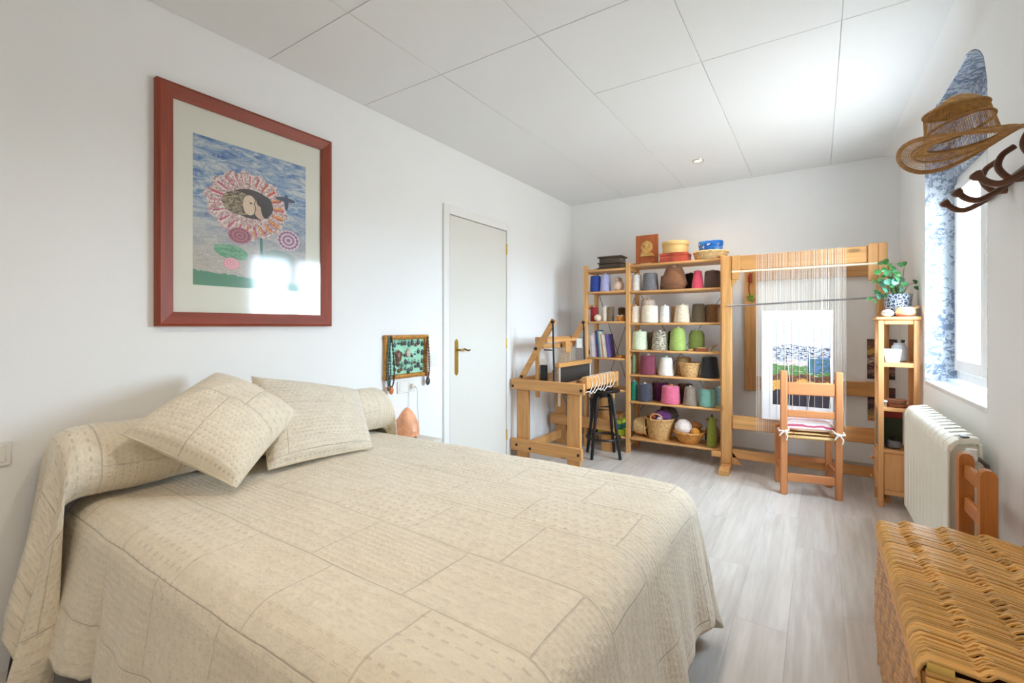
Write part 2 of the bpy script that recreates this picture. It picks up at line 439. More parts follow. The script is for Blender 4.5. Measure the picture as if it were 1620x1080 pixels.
# ---- recessed ceiling lamps: the one in view, and its row continuing over the bed
WARM = mat('lamp_glow', (255, 235, 190), .5, emit=((1, .74, .36), 2.0))
def downlight(x, y, label, power):
    t = thing('ceiling_spotlight', label, 'ceiling light', (x, y, ZC), 0, 'recessed ceiling spotlights')
    MB().lathe([(.030, -.001), (.036, -.007), (.043, -.006), (.046, -.001), (.044, .0)], 24, cap=False).obj('trim_ring', mat('satin_nickel', (205, 200, 190), .3, .8), t)
    MB().lathe([(.001, -.005), (.02, -.005), (.0295, -.003), (.0295, -.001)], 20).obj('bulb', WARM, t)
    l = bpy.data.lights.new('spotlight_beam', 'SPOT'); l.energy = power; l.color = (1, .85, .68); l.spot_size = radians(150); l.spot_blend = .9; l.shadow_soft_size = .05
    lo = bpy.data.objects.new('spotlight_beam', l); COL.objects.link(lo); lo.parent = t; lo.location = (0, 0, -.02)
downlight(-.82, 3.99, 'small lit recessed spotlight in the ceiling in front of the back wall', 20)
downlight(-.82, .95, 'recessed spotlight in the ceiling above the bed', 30)
downlight(-.82, -.5, 'recessed spotlight in the ceiling over the foot of the bed side aisle', 28)

# ---- wall plates
def plate(name, y0, y1, z0, z1, label, rocker=True):
    t = thing(name, label, 'light switch' if rocker else 'socket', (XL, (y0 + y1) / 2, (z0 + z1) / 2))
    w_, h_ = y1 - y0, z1 - z0
    MB().box((.005, 0, 0), (.01, w_, h_), .003).obj('cover_plate', PLASTIC, t)
    if rocker: MB().box((.0105, 0, 0), (.005, w_ * .68, h_ * .68), .002).obj('rocker', PLASTIC, t.children[0])
    return t
plate('light_switch', 2.425, 2.515, .895, .985, 'square white light switch beside the door frame')
plate('light_switch', .295, .378, .705, .790, 'square white light switch on the wall beside the bolster end')
so_t = plate('socket', 2.13, 2.29, .735, .815, 'double white wall socket with a plug below the jewellery frame', False)
MB().box((.0105, -.04, 0), (.005, .055, .055), .002).obj('rocker', PLASTIC, so_t)
MB().box((.0105, .04, 0), (.005, .055, .055), .002).obj('socket_insert', PLASTIC, so_t)
pg = thing('plug', 'white plug with a hanging lead in the socket beside the lamp', 'plug', (XL + .013, 2.25, .775))
MB().tube([(0, 0, 0), (.022, 0, 0), (.03, 0, 0)], [.018, .017, .008], 12).obj('plug_body', PLASTIC, pg)
MB().tube([(.03, 0, 0), (.05, 0, -.01), (.055, .002, -.05), (.05, .006, -.14), (.06, .01, -.24), (.07, -.02, -.29)], .0035, 8).obj('lead', PLASTIC, pg)

# ================================================================== BED
bed = thing('bed', 'low double bed base with mattress under the beige bedspread', 'bed', (0, 0, 0))
MB().b2(-2.28, -.50, .58, 1.86, .30, .545, .04).obj('mattress', mat('mattress_white', (205, 203, 200), .9), bed)
MB().b2(-2.28, -.50, .57, 1.87, .22, .298, .01).obj('bed_base', mat('base_fabric', (196, 194, 192), .9), bed)
for x, y in ((-2.22, .62), (-2.22, 1.82), (-.56, .62), (-.56, 1.82)):
    MB().tube([(x, y, .225), (x, y, .0)], [.025, .02], 12).obj('leg', BLACKM, bed)
MB().tube([(-2.27, .60, .23), (-2.27, .50, .22), (-2.26, .42, .17), (-2.25, .38, .08), (-2.25, .37, .0)], .014, 10).obj('frame_tube', BLACKM, bed)

def quilt_mat(name, rgb, mode=0):
    m, b = begin(name); c = s2l(rgb)
    v = coords('UV'); u_, v_, _ = split(v)
    wob = noise(v, 4, 2) * .012
    su, sv = .34, .245
    pv = (v_ + wob) / sv; pu = (u_ + wob) / su + wnoise(pv.floor(), pv.floor(), 7) * (pv.floor() * .5).fract()
    iu, iv = pu.floor(), pv.floor()
    r1, r2, r3 = wnoise(iu, iv, 1), wnoise(iu, iv, 2), wnoise(iu, iv, 3)
    du = ((pu.fract() - .5).abs() - .5).abs() * su; dv = ((pv.fract() - .5).abs() - .5).abs() * sv
    seam = 1 - du.min(dv).smooth(.0004, .0032)
    # stitched marks, density and shape change from patch to patch
    big = r1.gt(.45); cell = .020 + big * .016
    k = u_ / cell; q = v_ / cell; stag = (q.floor() * .5).fract()
    fx = ((k + stag).fract() - .5).abs(); fy = (q.fract() - .5).abs()
    a = .16 + r2.gt(.5) * .10; h_ = .09 + r2.lt(.35) * .09
    inside = fx.lt(a) * fy.lt(h_)
    hollow = fy.lt(h_ * .45) * r3.gt(.4)
    st = (inside - hollow) * ((k * 9).fract().lt(.7))
    fade = noise(v, 7, 2).smooth(.2, .55) * .8 + .2
    st = st * fade
    fine = noise(v, 420, 2); soft = noise(v, 22, 3, .6)
    col = mixc(soft.smooth(.25, .8), mul(c, .93), mul(c, 1.04))
    col = mixc(st * .48, col, mul(c, .50)); col = mixc(seam * .17, col, mul(c, .55))
    setc(b, col); b.inputs['Roughness'].default_value = .75; b.inputs['Sheen Weight'].default_value = .25
    puff = (fx * -1.6 + fy * -1.6) * .35
    hgt = soft * 1.1 + noise(v, 75, 2) * .7 + puff * .6 - seam * .55 - st * .7 + fine * .15
    if mode: hgt = hgt + noise(coords('UV', (9, 30, 1)), 1.5, 4, .6, .8) * 2.2
    bump(b, hgt, .75, .006)
    return m
QM = quilt_mat('beige_quilt', (232, 220, 198))
QM2 = quilt_mat('beige_quilt_crumpled', (232, 222, 204), 1)

pH, pF, qN, qFa, zt, RR, LO = -2.20, -.475, .585, 1.80, .575, .10, .50
def hang(d):
    """horizontal, drop for arc length d past the edge"""
    A = RR * pi / 2
    if d < A: return RR * sin(d / RR), RR * (1 - cos(d / RR))
    e_ = d - A; fl_ = radians(9); return RR + e_ * sin(fl_), RR + e_ * cos(fl_)
def quilt(i, j):
    p = pH + (pF + LO - pH) * i
    q = (qN - LO) + (qFa - qN + 2 * LO) * j
    dp = max(0, p - pF); dq = (q - qFa) if q > qFa else (q - qN if q < qN else 0)
    bx, by = min(p, pF), min(max(q, qN), qFa)
    z = zt + .006 * vn(p * 2 + q * 3) + .004 * vn(q * 5 - p * 2)
    # slight settling of the mattress towards the middle
    if dp == 0 and dq == 0: return (bx, by, z)
    ad = abs(dq)
    if dp > 0 and ad > 0:
        th = atan2(ad, dp); d = max(dp, ad) * (1 + .22 * sin(2 * th))
        fold = .045 * sin(6 * th) * sin(2 * th)
        s_ = th
    else:
        th = 0 if ad == 0 else pi / 2; d = max(dp, ad); fold = 0
        s_ = 0
    hx, dr_ = hang(d)
    g = max(0, min(1, (dr_ - .05) / .35))
    along = q if th == 0 else p
    hx += g * (fold + (.014 * sin(along * 15) + .008 * sin(along * 33 + 1)) * (1 if fold == 0 else .3))
    sg = 1 if dq > 0 else -1
    zz = max(.006, z - dr_)
    if pH <= p < -1.8 and dq < 0: hx += g * .02
    return (bx + hx * cos(th), by + sg * hx * sin(th), zz)
mb = MB().grid(quilt, 190, 170, lambda i, j: (pH + (pF + LO - pH) * i, (qN - LO) + (qFa - qN + 2 * LO) * j), flip=True)
bs = tag(mb.obj('bedspread', QM, smooth=180), 'beige quilted bedspread with stitched patchwork draped over the bed', 'bedspread')
sm = bs.modifiers.new('thick', 'SOLIDIFY'); sm.thickness = .006; sm.offset = -1

# bolster: a roll along the wall with its quilted cover hanging down at both ends
bol = thing('bolster', 'long rolled bolster in matching beige quilting against the wall', 'bolster', (0, 0, 0))
BX, BZ, BR, Y0b, Y1b = -2.165, .703, .128, .50, 1.80
def bolt(i, j):
    a = radians(200) - radians(262) * i       # from wall side over the top to the tuck
    t = -.62 + (Y1b - Y0b + 1.24) * j          # -.62..L+.62
    L = Y1b - Y0b
    rr = BR * (1 + .02 * sin(t * 9) + .015 * sin(a * 3 + t * 5))
    x, z = BX + rr * 1.02 * cos(a), BZ + rr * .95 * sin(a)
    x = max(x, XL + .01)
    over = -t if t < 0 else (t - L if t > L else 0); sg = -1 if t < 0 else 1
    if over == 0: return (x, Y0b + t, z + .004 * vn(t * 9))
    yend = Y0b if sg < 0 else Y1b
    A = .05 * pi / 2
    if over < A: hy, drp = .05 * sin(over / .05), .05 * (1 - cos(over / .05))
    else: hy, drp = .05 + (over - A) * (.10 if sg < 0 else .02), .05 + (over - A)
    hem = .215 if i < .52 else .215 - .19 * min(1, (i - .52) / .12)
    full = .05 + (.62 - A)
    zz = z - drp / full * max(0, z - hem)
    k = min(1, drp / .5)
    xs_ = BX + (x - BX) * (1 + .10 * k) + .02 * k
    hy += (.05 if sg < 0 else .015) * k * sin(i * 15 + .6) * (1 if i > .15 else .3) + (.03 * k if i > .5 else 0)
    return (max(xs_, XL + .012), yend + sg * max(.005, hy), max(zz, .01))
MB().grid(bolt, 60, 150, lambda i, j: (i * .62 + .1, j * 2.6 + .05)).obj('bolster_cover', QM, bol, smooth=180)
md = bol.children[0].modifiers.new('thick', 'SOLIDIFY'); md.thickness = .006; md.offset = 0
MB().tube([(BX, Y0b + .01, BZ), (BX, Y1b - .01, BZ)], .108, 24).obj('bolster_roll', mat('roll_white', (225, 222, 215), .9), bol)

def cushion(name, corners, bulge, m, label, uvs):
    """corners: four 3D points in order; puffed square with piping"""
    A, B_, C_, D = [Vector(c) for c in corners]
    nrm = (B_ - A).cross(D - A).normalized()
    ctr = (A + B_ + C_ + D) / 4
    if nrm.dot(Vector((0, 0, CAMH)) - ctr) < 0: nrm = -nrm
    def P(u, v):
        # pull the sides in between the corners
        uu = .5 + (u - .5) * (1 - .035 * (1 - (2 * v - 1) ** 2) * abs(2 * u - 1))
        vv = .5 + (v - .5) * (1 - .035 * (1 - (2 * u - 1) ** 2) * abs(2 * v - 1))
        return A * (1 - uu) * (1 - vv) + B_ * uu * (1 - vv) + C_ * uu * vv + D * (1 - uu) * vv
    def H(u, v):
        a = max(0, 1 - (2 * u - 1) ** 2); b2 = max(0, 1 - (2 * v - 1) ** 2)
        return (a * b2) ** .42 * (1 + .05 * vn(u * 8 + v * 5))
    t = thing(name, label, 'cushion', tuple(ctr), 0, 'matching cushions on the bed')
    mb = MB(); n = 36
    mb.grid(lambda u, v: P(u, v) - ctr + nrm * bulge * H(u, v), n, n, lambda u, v: (uvs[0] + u * .46, uvs[1] + v * .46))
    mb.grid(lambda u, v: P(u, v) - ctr - nrm * bulge * .55 * H(u, v), n, n, lambda u, v: (uvs[0] + u * .46, uvs[1] + v * .46), flip=True)
    mb.obj('cushion_body', m, t, smooth=180)
    ring = [P(k / 24, 0) for k in range(24)] + [P(1, k / 24) for k in range(24)] + [P(1 - k / 24, 1) for k in range(24)] + [P(0, 1 - k / 24) for k in range(24)]
    MB().tube([p - ctr for p in ring], .0042, 6, closed=True).obj('piping', mat('piping', (214, 202, 180), .8), t)
    return t
cushion('cushion', [(-2.215, .98, .972), (-1.965, 1.214, .785), (-1.735, .835, .605), (-1.985, .585, .812)], .125, QM, 'beige quilted cushion lying cornerwise on top of the other cushion', (.05, .02))
cushion('cushion', [(-2.20, 1.13, .945), (-2.03, 1.60, .84), (-1.80, 1.50, .595), (-1.875, 1.03, .595)], .085, QM2, 'beige crinkled cushion leaning half behind the cornerwise cushion', (.6, .3))

# ---- bedside table with salt lamp, behind the far side of the bed
ns = thing('bedside_table', 'small pale bedside table between bed and door', 'bedside table', (-2.15, 2.095, 0))
MB().b2(-.15, .15, -.125, .125, .44, .465, .003).obj('table_top', mat('pale_laminate', (214, 208, 198), .4), ns)
for sx in (-1, 1):
    for sy in (-1, 1): MB().tube([(sx * .13, sy * .105, .44), (sx * .13, sy * .105, 0)], .014, 10).obj('leg', GREYM, ns)
MB().b2(-.14, .14, -.115, .115, .18, .195, .002).obj('lower_shelf', mat('pale_laminate', (214, 208, 198), .4), ns)
sl = thing('salt_lamp', 'orange pink rock salt lamp on the bedside table', 'lamp', (-2.17, 2.075, .465))
def rock(ph, a): return 1 + .07 * sin(3 * a + 2 * ph) + .05 * sin(5 * a - 3 * ph + 1) + .03 * sin(9 * a + 7 * ph)
prof = [(.045, .012), (.074, .03), (.082, .065), (.076, .10), (.056, .14), (.034, .175), (.016, .195), (.004, .203)]
MB().lathe(prof, 18, fn=lambda r, z, a: r * (1 + .07 * sin(3 * a + z * 30) + .05 * sin(5 * a - z * 50))).obj('salt_rock', mat('salt_rock', (240, 172, 134), .4, var=.2, vs=14, bs=40, bst=.5, bd=.004), sl, smooth=25)
MB().lathe([(.06, 0), (.062, .004), (.06, .013), (.05, .014)], 24).obj('lamp_base', mat('dark_wood', (96, 62, 38), .5), sl)

# ================================================================== PICTURE
pic = thing('framed_picture', 'large framed painting with reddish wooden frame and cream mount', 'picture', (XL, 1.205, 1.70))
RED = lambda a: wood('mahogany', (152, 64, 38), a, dark=.62, knots=False)
HW, HH, FW = .415, .52, .062
for sgn in (-1, 1):
    pr = [(0, HH), (0, -HH)]
    MB().add([(0, sgn * HW, -HH), (.028, sgn * HW, -HH), (.034, sgn * (HW - .012), -HH + .012), (.022, sgn * (HW - FW), -HH + FW), (0, sgn * (HW - FW), -HH + FW),
              (0, sgn * HW, HH), (.028, sgn * HW, HH), (.034, sgn * (HW - .012), HH - .012), (.022, sgn * (HW - FW), HH - FW), (0, sgn * (HW - FW), HH - FW)],
             [(0, 1, 6, 5), (1, 2, 7, 6), (2, 3, 8, 7), (3, 4, 9, 8)]).obj('frame_side', RED('z'), pic, smooth=0)
    MB().add([(0, -HW, sgn * HH), (.028, -HW, sgn * HH), (.034, -HW + .012, sgn * (HH - .012)), (.022, -HW + FW, sgn * (HH - FW)), (0, -HW + FW, sgn * (HH - FW)),
              (0, HW, sgn * HH), (.028, HW, sgn * HH), (.034, HW - .012, sgn * (HH - .012)), (.022, HW - FW, sgn * (HH - FW)), (0, HW - FW, sgn * (HH - FW))],
             [(0, 1, 6, 5), (1, 2, 7, 6), (2, 3, 8, 7), (3, 4, 9, 8)]).obj('frame_rail', RED('y'), pic, smooth=0)
MB().b2(.004, .012, -HW + FW - .005, HW - FW + .005, -HH + FW - .005, HH - FW + .005, .001).obj('mount', mat('cream_mount', (226, 226, 214), .8, var=.01), pic)
def paint_mat():
    m, b = begin('painted_print'); v = coords('UV'); u, w_, _ = split(v)
    vs_ = coords('UV', (1.5, 6, 1)); n1 = noise(vs_, 3.2, 6, .65, 1.0); n2 = noise(coords('UV', (3, 9, 1)), 5, 4, .6, .6)
    sky = ramp(n1, [(.30, s2l((44, 84, 158))), (.43, s2l((112, 146, 190))), (.52, s2l((160, 178, 196))), (.60, s2l((206, 210, 208))), (.72, s2l((128, 158, 188)))])
    col = mixc((w_ * 1.3 - .15).smooth(.0, .75), mixc(n2, s2l((150, 160, 156)), s2l((218, 204, 190))), sky)
    col = mixc(n2.smooth(.66, .72) * .7, col, s2l((226, 178, 160)))
    col = mixc(noise(v, 60, 2).smooth(.62, .70) * .5, col, s2l((240, 240, 236)))
    col = mixc((.075 + n2 * .05 - w_ - u * .05).gt(0), col, s2l((96, 148, 122)))
    def ell(cx, cy, rx, ry): return (((u - cx) / rx) * ((u - cx) / rx) + ((w_ - cy) / ry) * ((w_ - cy) / ry)).sqrt()
    def ang(cx, cy):
        return (w_ - cy).op('ARCTAN2', (u - cx) * .8)
    # leaves and stem
    col = mixc((((u - .56) + (w_ - .3) * .05).abs().lt(.014)) * w_.lt(.42), col, s2l((92, 138, 128)))
    col = mixc((ell(.30, .245, .17, .062) + (((u - .3) * 3 + (w_ - .245) * 9)).abs() * .5).lt(1), col, mixc(n2.smooth(.4, .6), s2l((92, 158, 120)), s2l((132, 184, 152))))
    col = mixc(ell(.72, .24, .17, .06).lt(1) * .6, col, s2l((128, 160, 150)))
    # big flower
    d = ell(.45, .595, .36, .24); a = ang(.45, .595)
    n3 = noise(v, 34, 3, .7); pet = (a * 22).sin()
    ring = mixc(n3.smooth(.4, .6), s2l((232, 222, 216)), s2l((196, 150, 150)))
    ring = mixc(pet.gt(.2) * d.gt(.62) * d.lt(.9), ring, ramp((a * 3.3).fract(), [(0, s2l((214, 96, 88))), (.25, s2l((236, 178, 96))), (.5, s2l((206, 110, 140))), (.75, s2l((236, 220, 214))), (1, s2l((196, 84, 92)))], 'CONSTANT'))
    ring = mixc(noise(v, 70, 2, .6).smooth(.56, .62) * .75, ring, s2l((70, 62, 80)))
    edge = (d + (a * 14).sin() * .04 + n3 * .14)
    col = mixc(edge.lt(1.06), col, ring)
    # oval with two heads in profile, generic
    col = mixc(ell(.47, .61, .20, .105).lt(1), col, s2l((74, 62, 62)))
    hair = mixc(noise(coords('UV', (6, 22, 1)), 5, 3, .6, 1.5).smooth(.4, .6), s2l((70, 60, 52)), s2l((188, 172, 140)))
    col = mixc(ell(.36, .60, .14, .082).lt(1), col, hair)
    col = mixc(ell(.455, .60, .06, .072).lt(1), col, s2l((226, 204, 180)))
    col = mixc(ell(.55, .59, .062, .075).lt(1), col, s2l((214, 186, 164)))
    col = mixc(ell(.585, .645, .072, .048).lt(1), col, s2l((66, 58, 58)))
    col = mixc(((u - .503) + ((w_ - .6) * 90).sin() * .006).abs().lt(.0035) * (w_ - .6).abs().lt(.06), col, s2l((70, 58, 54)))
    col = mixc(ell(.60, .60, .045, .075).lt(1), col, s2l((62, 56, 58)))
    col = mixc(noise(v, 90, 2, .7).smooth(.60, .64) * w_.lt(.8) * .45, col, s2l((80, 86, 104)))
    col = mixc(ell(.465, .617, .012, .006).lt(1), col, s2l((60, 50, 46))); col = mixc(ell(.535, .617, .012, .006).lt(1), col, s2l((60, 50, 46)))
    # small round flowers
    for cx, cy, rx, ry, ca, cb in ((.82, .39, .115, .078, (222, 196, 208), (150, 116, 140)), (.37, .37, .10, .058, (190, 120, 140), (140, 96, 104)), (.30, .165, .065, .042, (222, 140, 156), (236, 190, 196))):
        dd = ell(cx, cy, rx, ry); aa = ang(cx, cy)
        col = mixc(dd.lt(1), col, mixc(((dd * 18).sin() + (aa * 16).sin() * .7).gt(0), s2l(ca), s2l(cb)))
    # bird
    col = mixc((ell(.79, .70, .10, .018) + (u - .79) * 0).lt(1), col, s2l((56, 70, 96))); col = mixc(ell(.80, .68, .022, .06).lt(1), col, s2l((56, 70, 96)))
    setc(b, col); b.inputs['Roughness'].default_value = .6
    return m
MB().grid(lambda i, j: (.0125, -.275 + .54 * i, -.335 + .672 * j), 1, 1, lambda i, j: (i, j)).obj('print', paint_mat(), pic)
MB().b2(.0165, .0185, -HW + FW - .002, HW - FW + .002, -HH + FW - .002, HH - FW + .002, .0003).obj('glass', glass_mat(.09), pic)

# ================================================================== JEWELLERY FRAME on the left wall
jf = thing('jewellery_frame', 'small gilt frame with mint green cloth holding jewellery', 'jewellery frame', (XL, 2.205, .978))
GILT = mat('gilt', (186, 132, 62), .35, .4, var=.25, vs=40, bs=80, bst=.4)
hw, hh, fw = .195, .145, .032
for s_ in (-1, 1):
    MB().tube([(.014, s_ * (hw - fw / 2), -hh), (.014, s_ * (hw - fw / 2), hh)], fw / 2, 8).obj('frame_side', GILT, jf)
    MB().tube([(.014, -hw, s_ * (hh - fw / 2)), (.014, hw, s_ * (hh - fw / 2))], fw / 2, 8).obj('frame_rail', GILT, jf)
MB().b2(.004, .010, -hw + .01, hw - .01, -hh + .01, hh - .01, .001).obj('green_cloth', mat('mint_cloth', (160, 212, 184), .9, var=.1, vs=20, bs=300), jf)
BEADD = mat('dark_beads', (62, 60, 60), .35, var=.4, vs=60); BEADB = mat('brown_beads', (110, 74, 54), .35, var=.4, vs=60); BEADT = mat('teal_beads', (74, 108, 104), .35, var=.4, vs=60)
AMBER = mat('amber', (206, 116, 62), .25, var=.2, vs=40); SILV = mat('silver', (190, 190, 188), .25, .9)
def necklace(y, ztop, zbot, wdt, m, label, pend, pm_):
    t = thing('necklace', label, 'necklace', (XL + .034, y, 0), 0, None)
    n = 160; pts = []; rr = []
    for k in range(n):
        a = k / (n - 1); pts.append((.0, wdt * sin(a * pi * 2) * .5, ztop + (zbot - ztop) * sin(a * pi))); rr.append(.0022 + .004 * abs(sin(k * pi / 4)))
    bs_ = MB().tube(pts, rr, 6).obj('bead_string', m, t)
    MB().ball((0, 0, zbot - pend), pend, 10, 8, (.5, .8, 1.2)).obj('pendant', pm_, bs_)
necklace(2.052, 1.12, .79, .05, BEADD, 'long dark bead necklace with amber drop hanging off the gilt frame', .022, AMBER)
necklace(2.032, 1.115, .80, .028, BEADT, 'long grey green bead necklace over the frame edge beside amber drop', .016, BEADB)
necklace(2.385, 1.11, .82, .03, BEADB, 'thin brown necklace with black oval pendant beside the light switch', .024, BEADD)
rj = random.Random(3)
for k in range(36):
    y = 2.205 + (-.105 + .245 * (k % 9) / 8) + rj.uniform(-.006, .006); z = .978 + [.078, .015, -.045, -.085][k // 9] + rj.uniform(-.014, .014)
    m = rj.choice([BEADD, BEADB, BEADT, BEADD]); s_ = rj.uniform(.008, .0145)
    if k == 10: s_ = .026; m = BEADB
    if k == 13: s_ = .02; m = mat('pale_shell', (198, 178, 168), .4)
    b_ = MB().ball((0, 0, 0), s_, 8, 6, (.45, 1, rj.uniform(.8, 1.5))).ball((0, rj.uniform(-.004, .004), s_ * 1.4 + .004), .004, 6, 4, (.6, 1, 1))
    lab = {'dark_beads': 'small black', 'brown_beads': 'small brown', 'teal_beads': 'small sea green'}[m.name] + ' earring pinned on the mint green cloth' if k not in (10, 13) else ''
    if k == 10: lab = 'large round brown brooch pinned on the mint green cloth'
    if k == 13: lab = 'pale shell drop earring pinned on the mint green cloth'
    tag(b_.obj('earring', m, None, (XL + .017, y, z)), lab, 'earring', 'earrings on the green cloth')

# ================================================================== SHELF RACK (two bays) and what stands on it
RKY0, RKY1 = 4.20, 4.50
rk = thing('shelf_rack', 'tall open pine shelf rack with two bays against the back wall', 'shelf rack', (0, 0, 0))
PX = [-1.915, -1.487, -.668]
for x in PX:
    for y in (RKY0 + .022, RKY1 - .022):
        MB().b2(x - .018, x + .018, y - .022, y + .022, 0, 1.775, .003).obj('post', pine('z'), rk)
    for z in (.06, .45, .9, 1.35, 1.70):
        MB().b2(x - .010, x + .010, RKY0 + .045, RKY1 - .045, z, z + .045, .003).obj('rung', pine('y'), rk)
RS = [.145, .485, .735, .962, 1.212, 1.508, 1.752]      # shelf tops, wide bay
LS = [.145, .58, .878, 1.228, 1.518, 1.730]             # narrow bay
for zz in RS: MB().b2(PX[1] + .02, PX[2] - .02, RKY0 + .004, RKY1 - .004, zz - .020, zz, .006).obj('shelf', pine('x'), rk)
for zz in LS: MB().b2(PX[0] + .02, PX[1] - .02, RKY0 + .004, RKY1 - .004, zz - .020, zz, .006).obj('shelf', pine('x'), rk)
for a, b_ in ((PX[1], PX[2]), (PX[0], PX[1])):
    for p, q in (((a + .02, .35), (b_ - .02, 1.50)), ((b_ - .02, .35), (a + .02, 1.50))):
        MB().tube([(p[0], RKY1 + .004, p[1]), (q[0], RKY1 + .004, q[1])], .003, 6).obj('cross_brace', GREYM, rk)

def yarn_mat(name, rgb, chunky=0, mottle=None):
    key = 'yarn_' + name
    if key in MATS: return MATS[key]
    m, b = begin(key); c = s2l(rgb); v = coords('Object')
    f = noise(coords('Object', (1, 1, 6)), 30, 3)
    col = mixc(f.smooth(.3, .7), mul(c, .82), mul(c, 1.1))
    if mottle: col = mixc(noise(coords('Object', (1, 1, 3)), 60, 2).smooth(.48, .54), col, s2l(mottle))
    setc(b, col); b.inputs['Roughness'].default_value = .85; b.inputs['Sheen Weight'].default_value = .3
    bump(b, noise(coords('Object', (1, 1, 12)), 40 if chunky else 90, 2), .5, .002)
    MATS[key] = m; return m
CARD = mat('cardboard_core', (214, 196, 170), .8)
def yarn(x, y, z, r0, r1, hgt, rgb, label, style=0, cname=None, mottle=None, tip=(220, 210, 190), round_=False, seg=36, group='yarn cones on the shelf rack'):
    """cone of wound yarn: r0 foot radius, r1 shoulder radius; style 1 = chunky windings"""
    t = thing('yarn_cone', label, 'yarn cone', (x, y, z), random.uniform(0, 6), group)
    m = yarn_mat(cname or label[:18].replace(' ', '_'), rgb, style, mottle)
    turns = 14 if style else 30; rows = 44
    base = []
    for k in range(rows + 1):
        u = k / rows
        r = r0 + (r1 - r0) * u
        if round_: r *= (1 - .35 * max(0, (u - .72) / .28) ** 2) * (1 - .10 * max(0, (.12 - u) / .12))
        elif style == 2: r = (r0 * (.80 + .28 * sin(min(1, u / .3) * pi / 2)) if u < .3 else r0 * 1.08 + (r1 - r0 * 1.08) * ((u - .3) / .7) ** 1.1)
        else: r *= 1 - .16 * max(0, (u - .93) / .07) ** 2 - .05 * max(0, (.05 - u) / .05)
        base.append((r, .002 + u * hgt * .97))
    amp = (.020 if style else .006) * r0 / .07
    amp = (.004 if style else .0009)
    fn = lambda r, zz, a: r + amp * (abs(sin(pi * turns * zz / hgt + 1.6 * sin(a) + (a if not style else 2 * a))) - .5)
    MB().lathe(base + [(r1 * .35, hgt * .985)], seg, fn=fn).obj('yarn', m, t, smooth=60)
    MB().lathe([(r1 * .30, hgt * .9), (r1 * .22, hgt * 1.06), (r1 * .14, hgt * 1.06), (r1 * .14, hgt * .95)], 16, cap=False).obj('cone_tip', mat('tip_%d_%d_%d' % tip, tip, .7), t)
    return t
YF_, YK = 4.285, 4.425
z6, z5, z4, z3, z2, z1, zt_ = RS
# wide bay, row under the top shelf
S = yarn
S(-1.425, YF_, z1, .046, .040, .158, (238, 236, 232), 'slim white yarn cone under the top shelf beside the steel grey cone', tip=(240, 240, 235))
S(-1.300, YF_, z1, .076, .062, .165, (112, 110, 114), 'steel grey yarn cone between slim white cone and huge brown cone', 1)
S(-1.088, 4.30, z1, .104, .070, .205, (132, 86, 54), 'huge brown yarn cone swelling at the bottom under the top shelf', 2, 'brown')
S(-.972, YK, z1, .055, .050, .155, (40, 28, 26), 'near black yarn cone behind the pink cone')
S(-.880, 4.27, z1, .052, .032, .158, (214, 72, 98), 'small bright pink yarn cone under the top shelf', 0, 'pink')
S(-.762, YF_, z1, .070, .062, .152, (74, 50, 42), 'dark chocolate yarn cone right of the small pink cone', 0)
S(-1.20, YK, z1, .050, .04, .15, (196, 170, 150), 'pale tan yarn cone behind the grey and brown cones')
# cream row
S(-1.437, YF_, z2, .048, .040, .160, (240, 226, 206), 'slim cream yarn cone at the rack post on the cream row')
S(-1.300, YF_, z2, .081, .072, .162, (238, 228, 206), 'wide cream yarn cone between slim cream and slim white cones')
S(-1.362, YK - .003, z2, .068, .066, .228, (228, 210, 190), 'tall pale cream yarn cone behind the wide cream cone', group='yarn cones on the shelf rack')
S(-1.165, YF_, z2, .046, .036, .157, (240, 238, 234), 'slim pure white yarn cone beside the nubbly ecru cone')
S(-1.090, YK, z2, .058, .054, .158, (214, 186, 142), 'straw coloured yarn cone behind the nubbly ecru cone')
S(-1.012, YF_, z2, .072, .055, .160, (232, 214, 186), 'nubbly ecru yarn cone with chunky windings', 1)
S(-.877, YF_, z2, .060, .048, .168, (92, 74, 48), 'dark olive brown chunky yarn cone', 1)
S(-.765, 4.33, z2, .068, .066, .160, (128, 90, 50), 'khaki brown yarn cone at the right end of the cream row')
# green row
S(-1.398, YF_, z3, .075, .062, .175, (214, 222, 188), 'pale mint yarn cone on the green row')
S(-1.318, YK + .008, z3, .060, .052, .165, (140, 132, 112), 'grey brown yarn cone behind the pale mint cone')
S(-1.210, YF_, z3, .076, .058, .172, (206, 196, 172), 'mottled cream and brown chunky yarn cone', 1, mottle=(104, 86, 66))
S(-1.128, YK + .008, z3, .052, .046, .178, (74, 58, 48), 'dark brown yarn cone behind the mottled cone')
S(-1.052, YF_, z3, .073, .062, .208, (164, 186, 96), 'lime green rounded yarn cone', 1, round_=True)
S(-.900, 4.32, z3, .068, .064, .186, (126, 140, 62), 'olive green smooth rounded yarn cone', 0, round_=True)
# maroon row
S(-1.452, YF_, z4, .022, .016, .170, (150, 176, 142), 'very slim sage green yarn cone at the rack post', tip=(120, 220, 170))
S(-1.322, YF_, z4, .080, .066, .182, (128, 52, 70), 'maroon yarn cone beside the white cone with mint tip')
S(-1.155, YF_, z4, .070, .050, .165, (238, 230, 216), 'white yarn cone with mint tip beside the maroon cone', tip=(150, 220, 190))
S(-1.035, YK, z4, .070, .062, .165, (206, 170, 116), 'golden beige yarn cone behind the little wicker basket')
S(-.785, YF_, z4, .080, .060, .185, (26, 26, 30), 'large black yarn cone beside the little wicker basket')
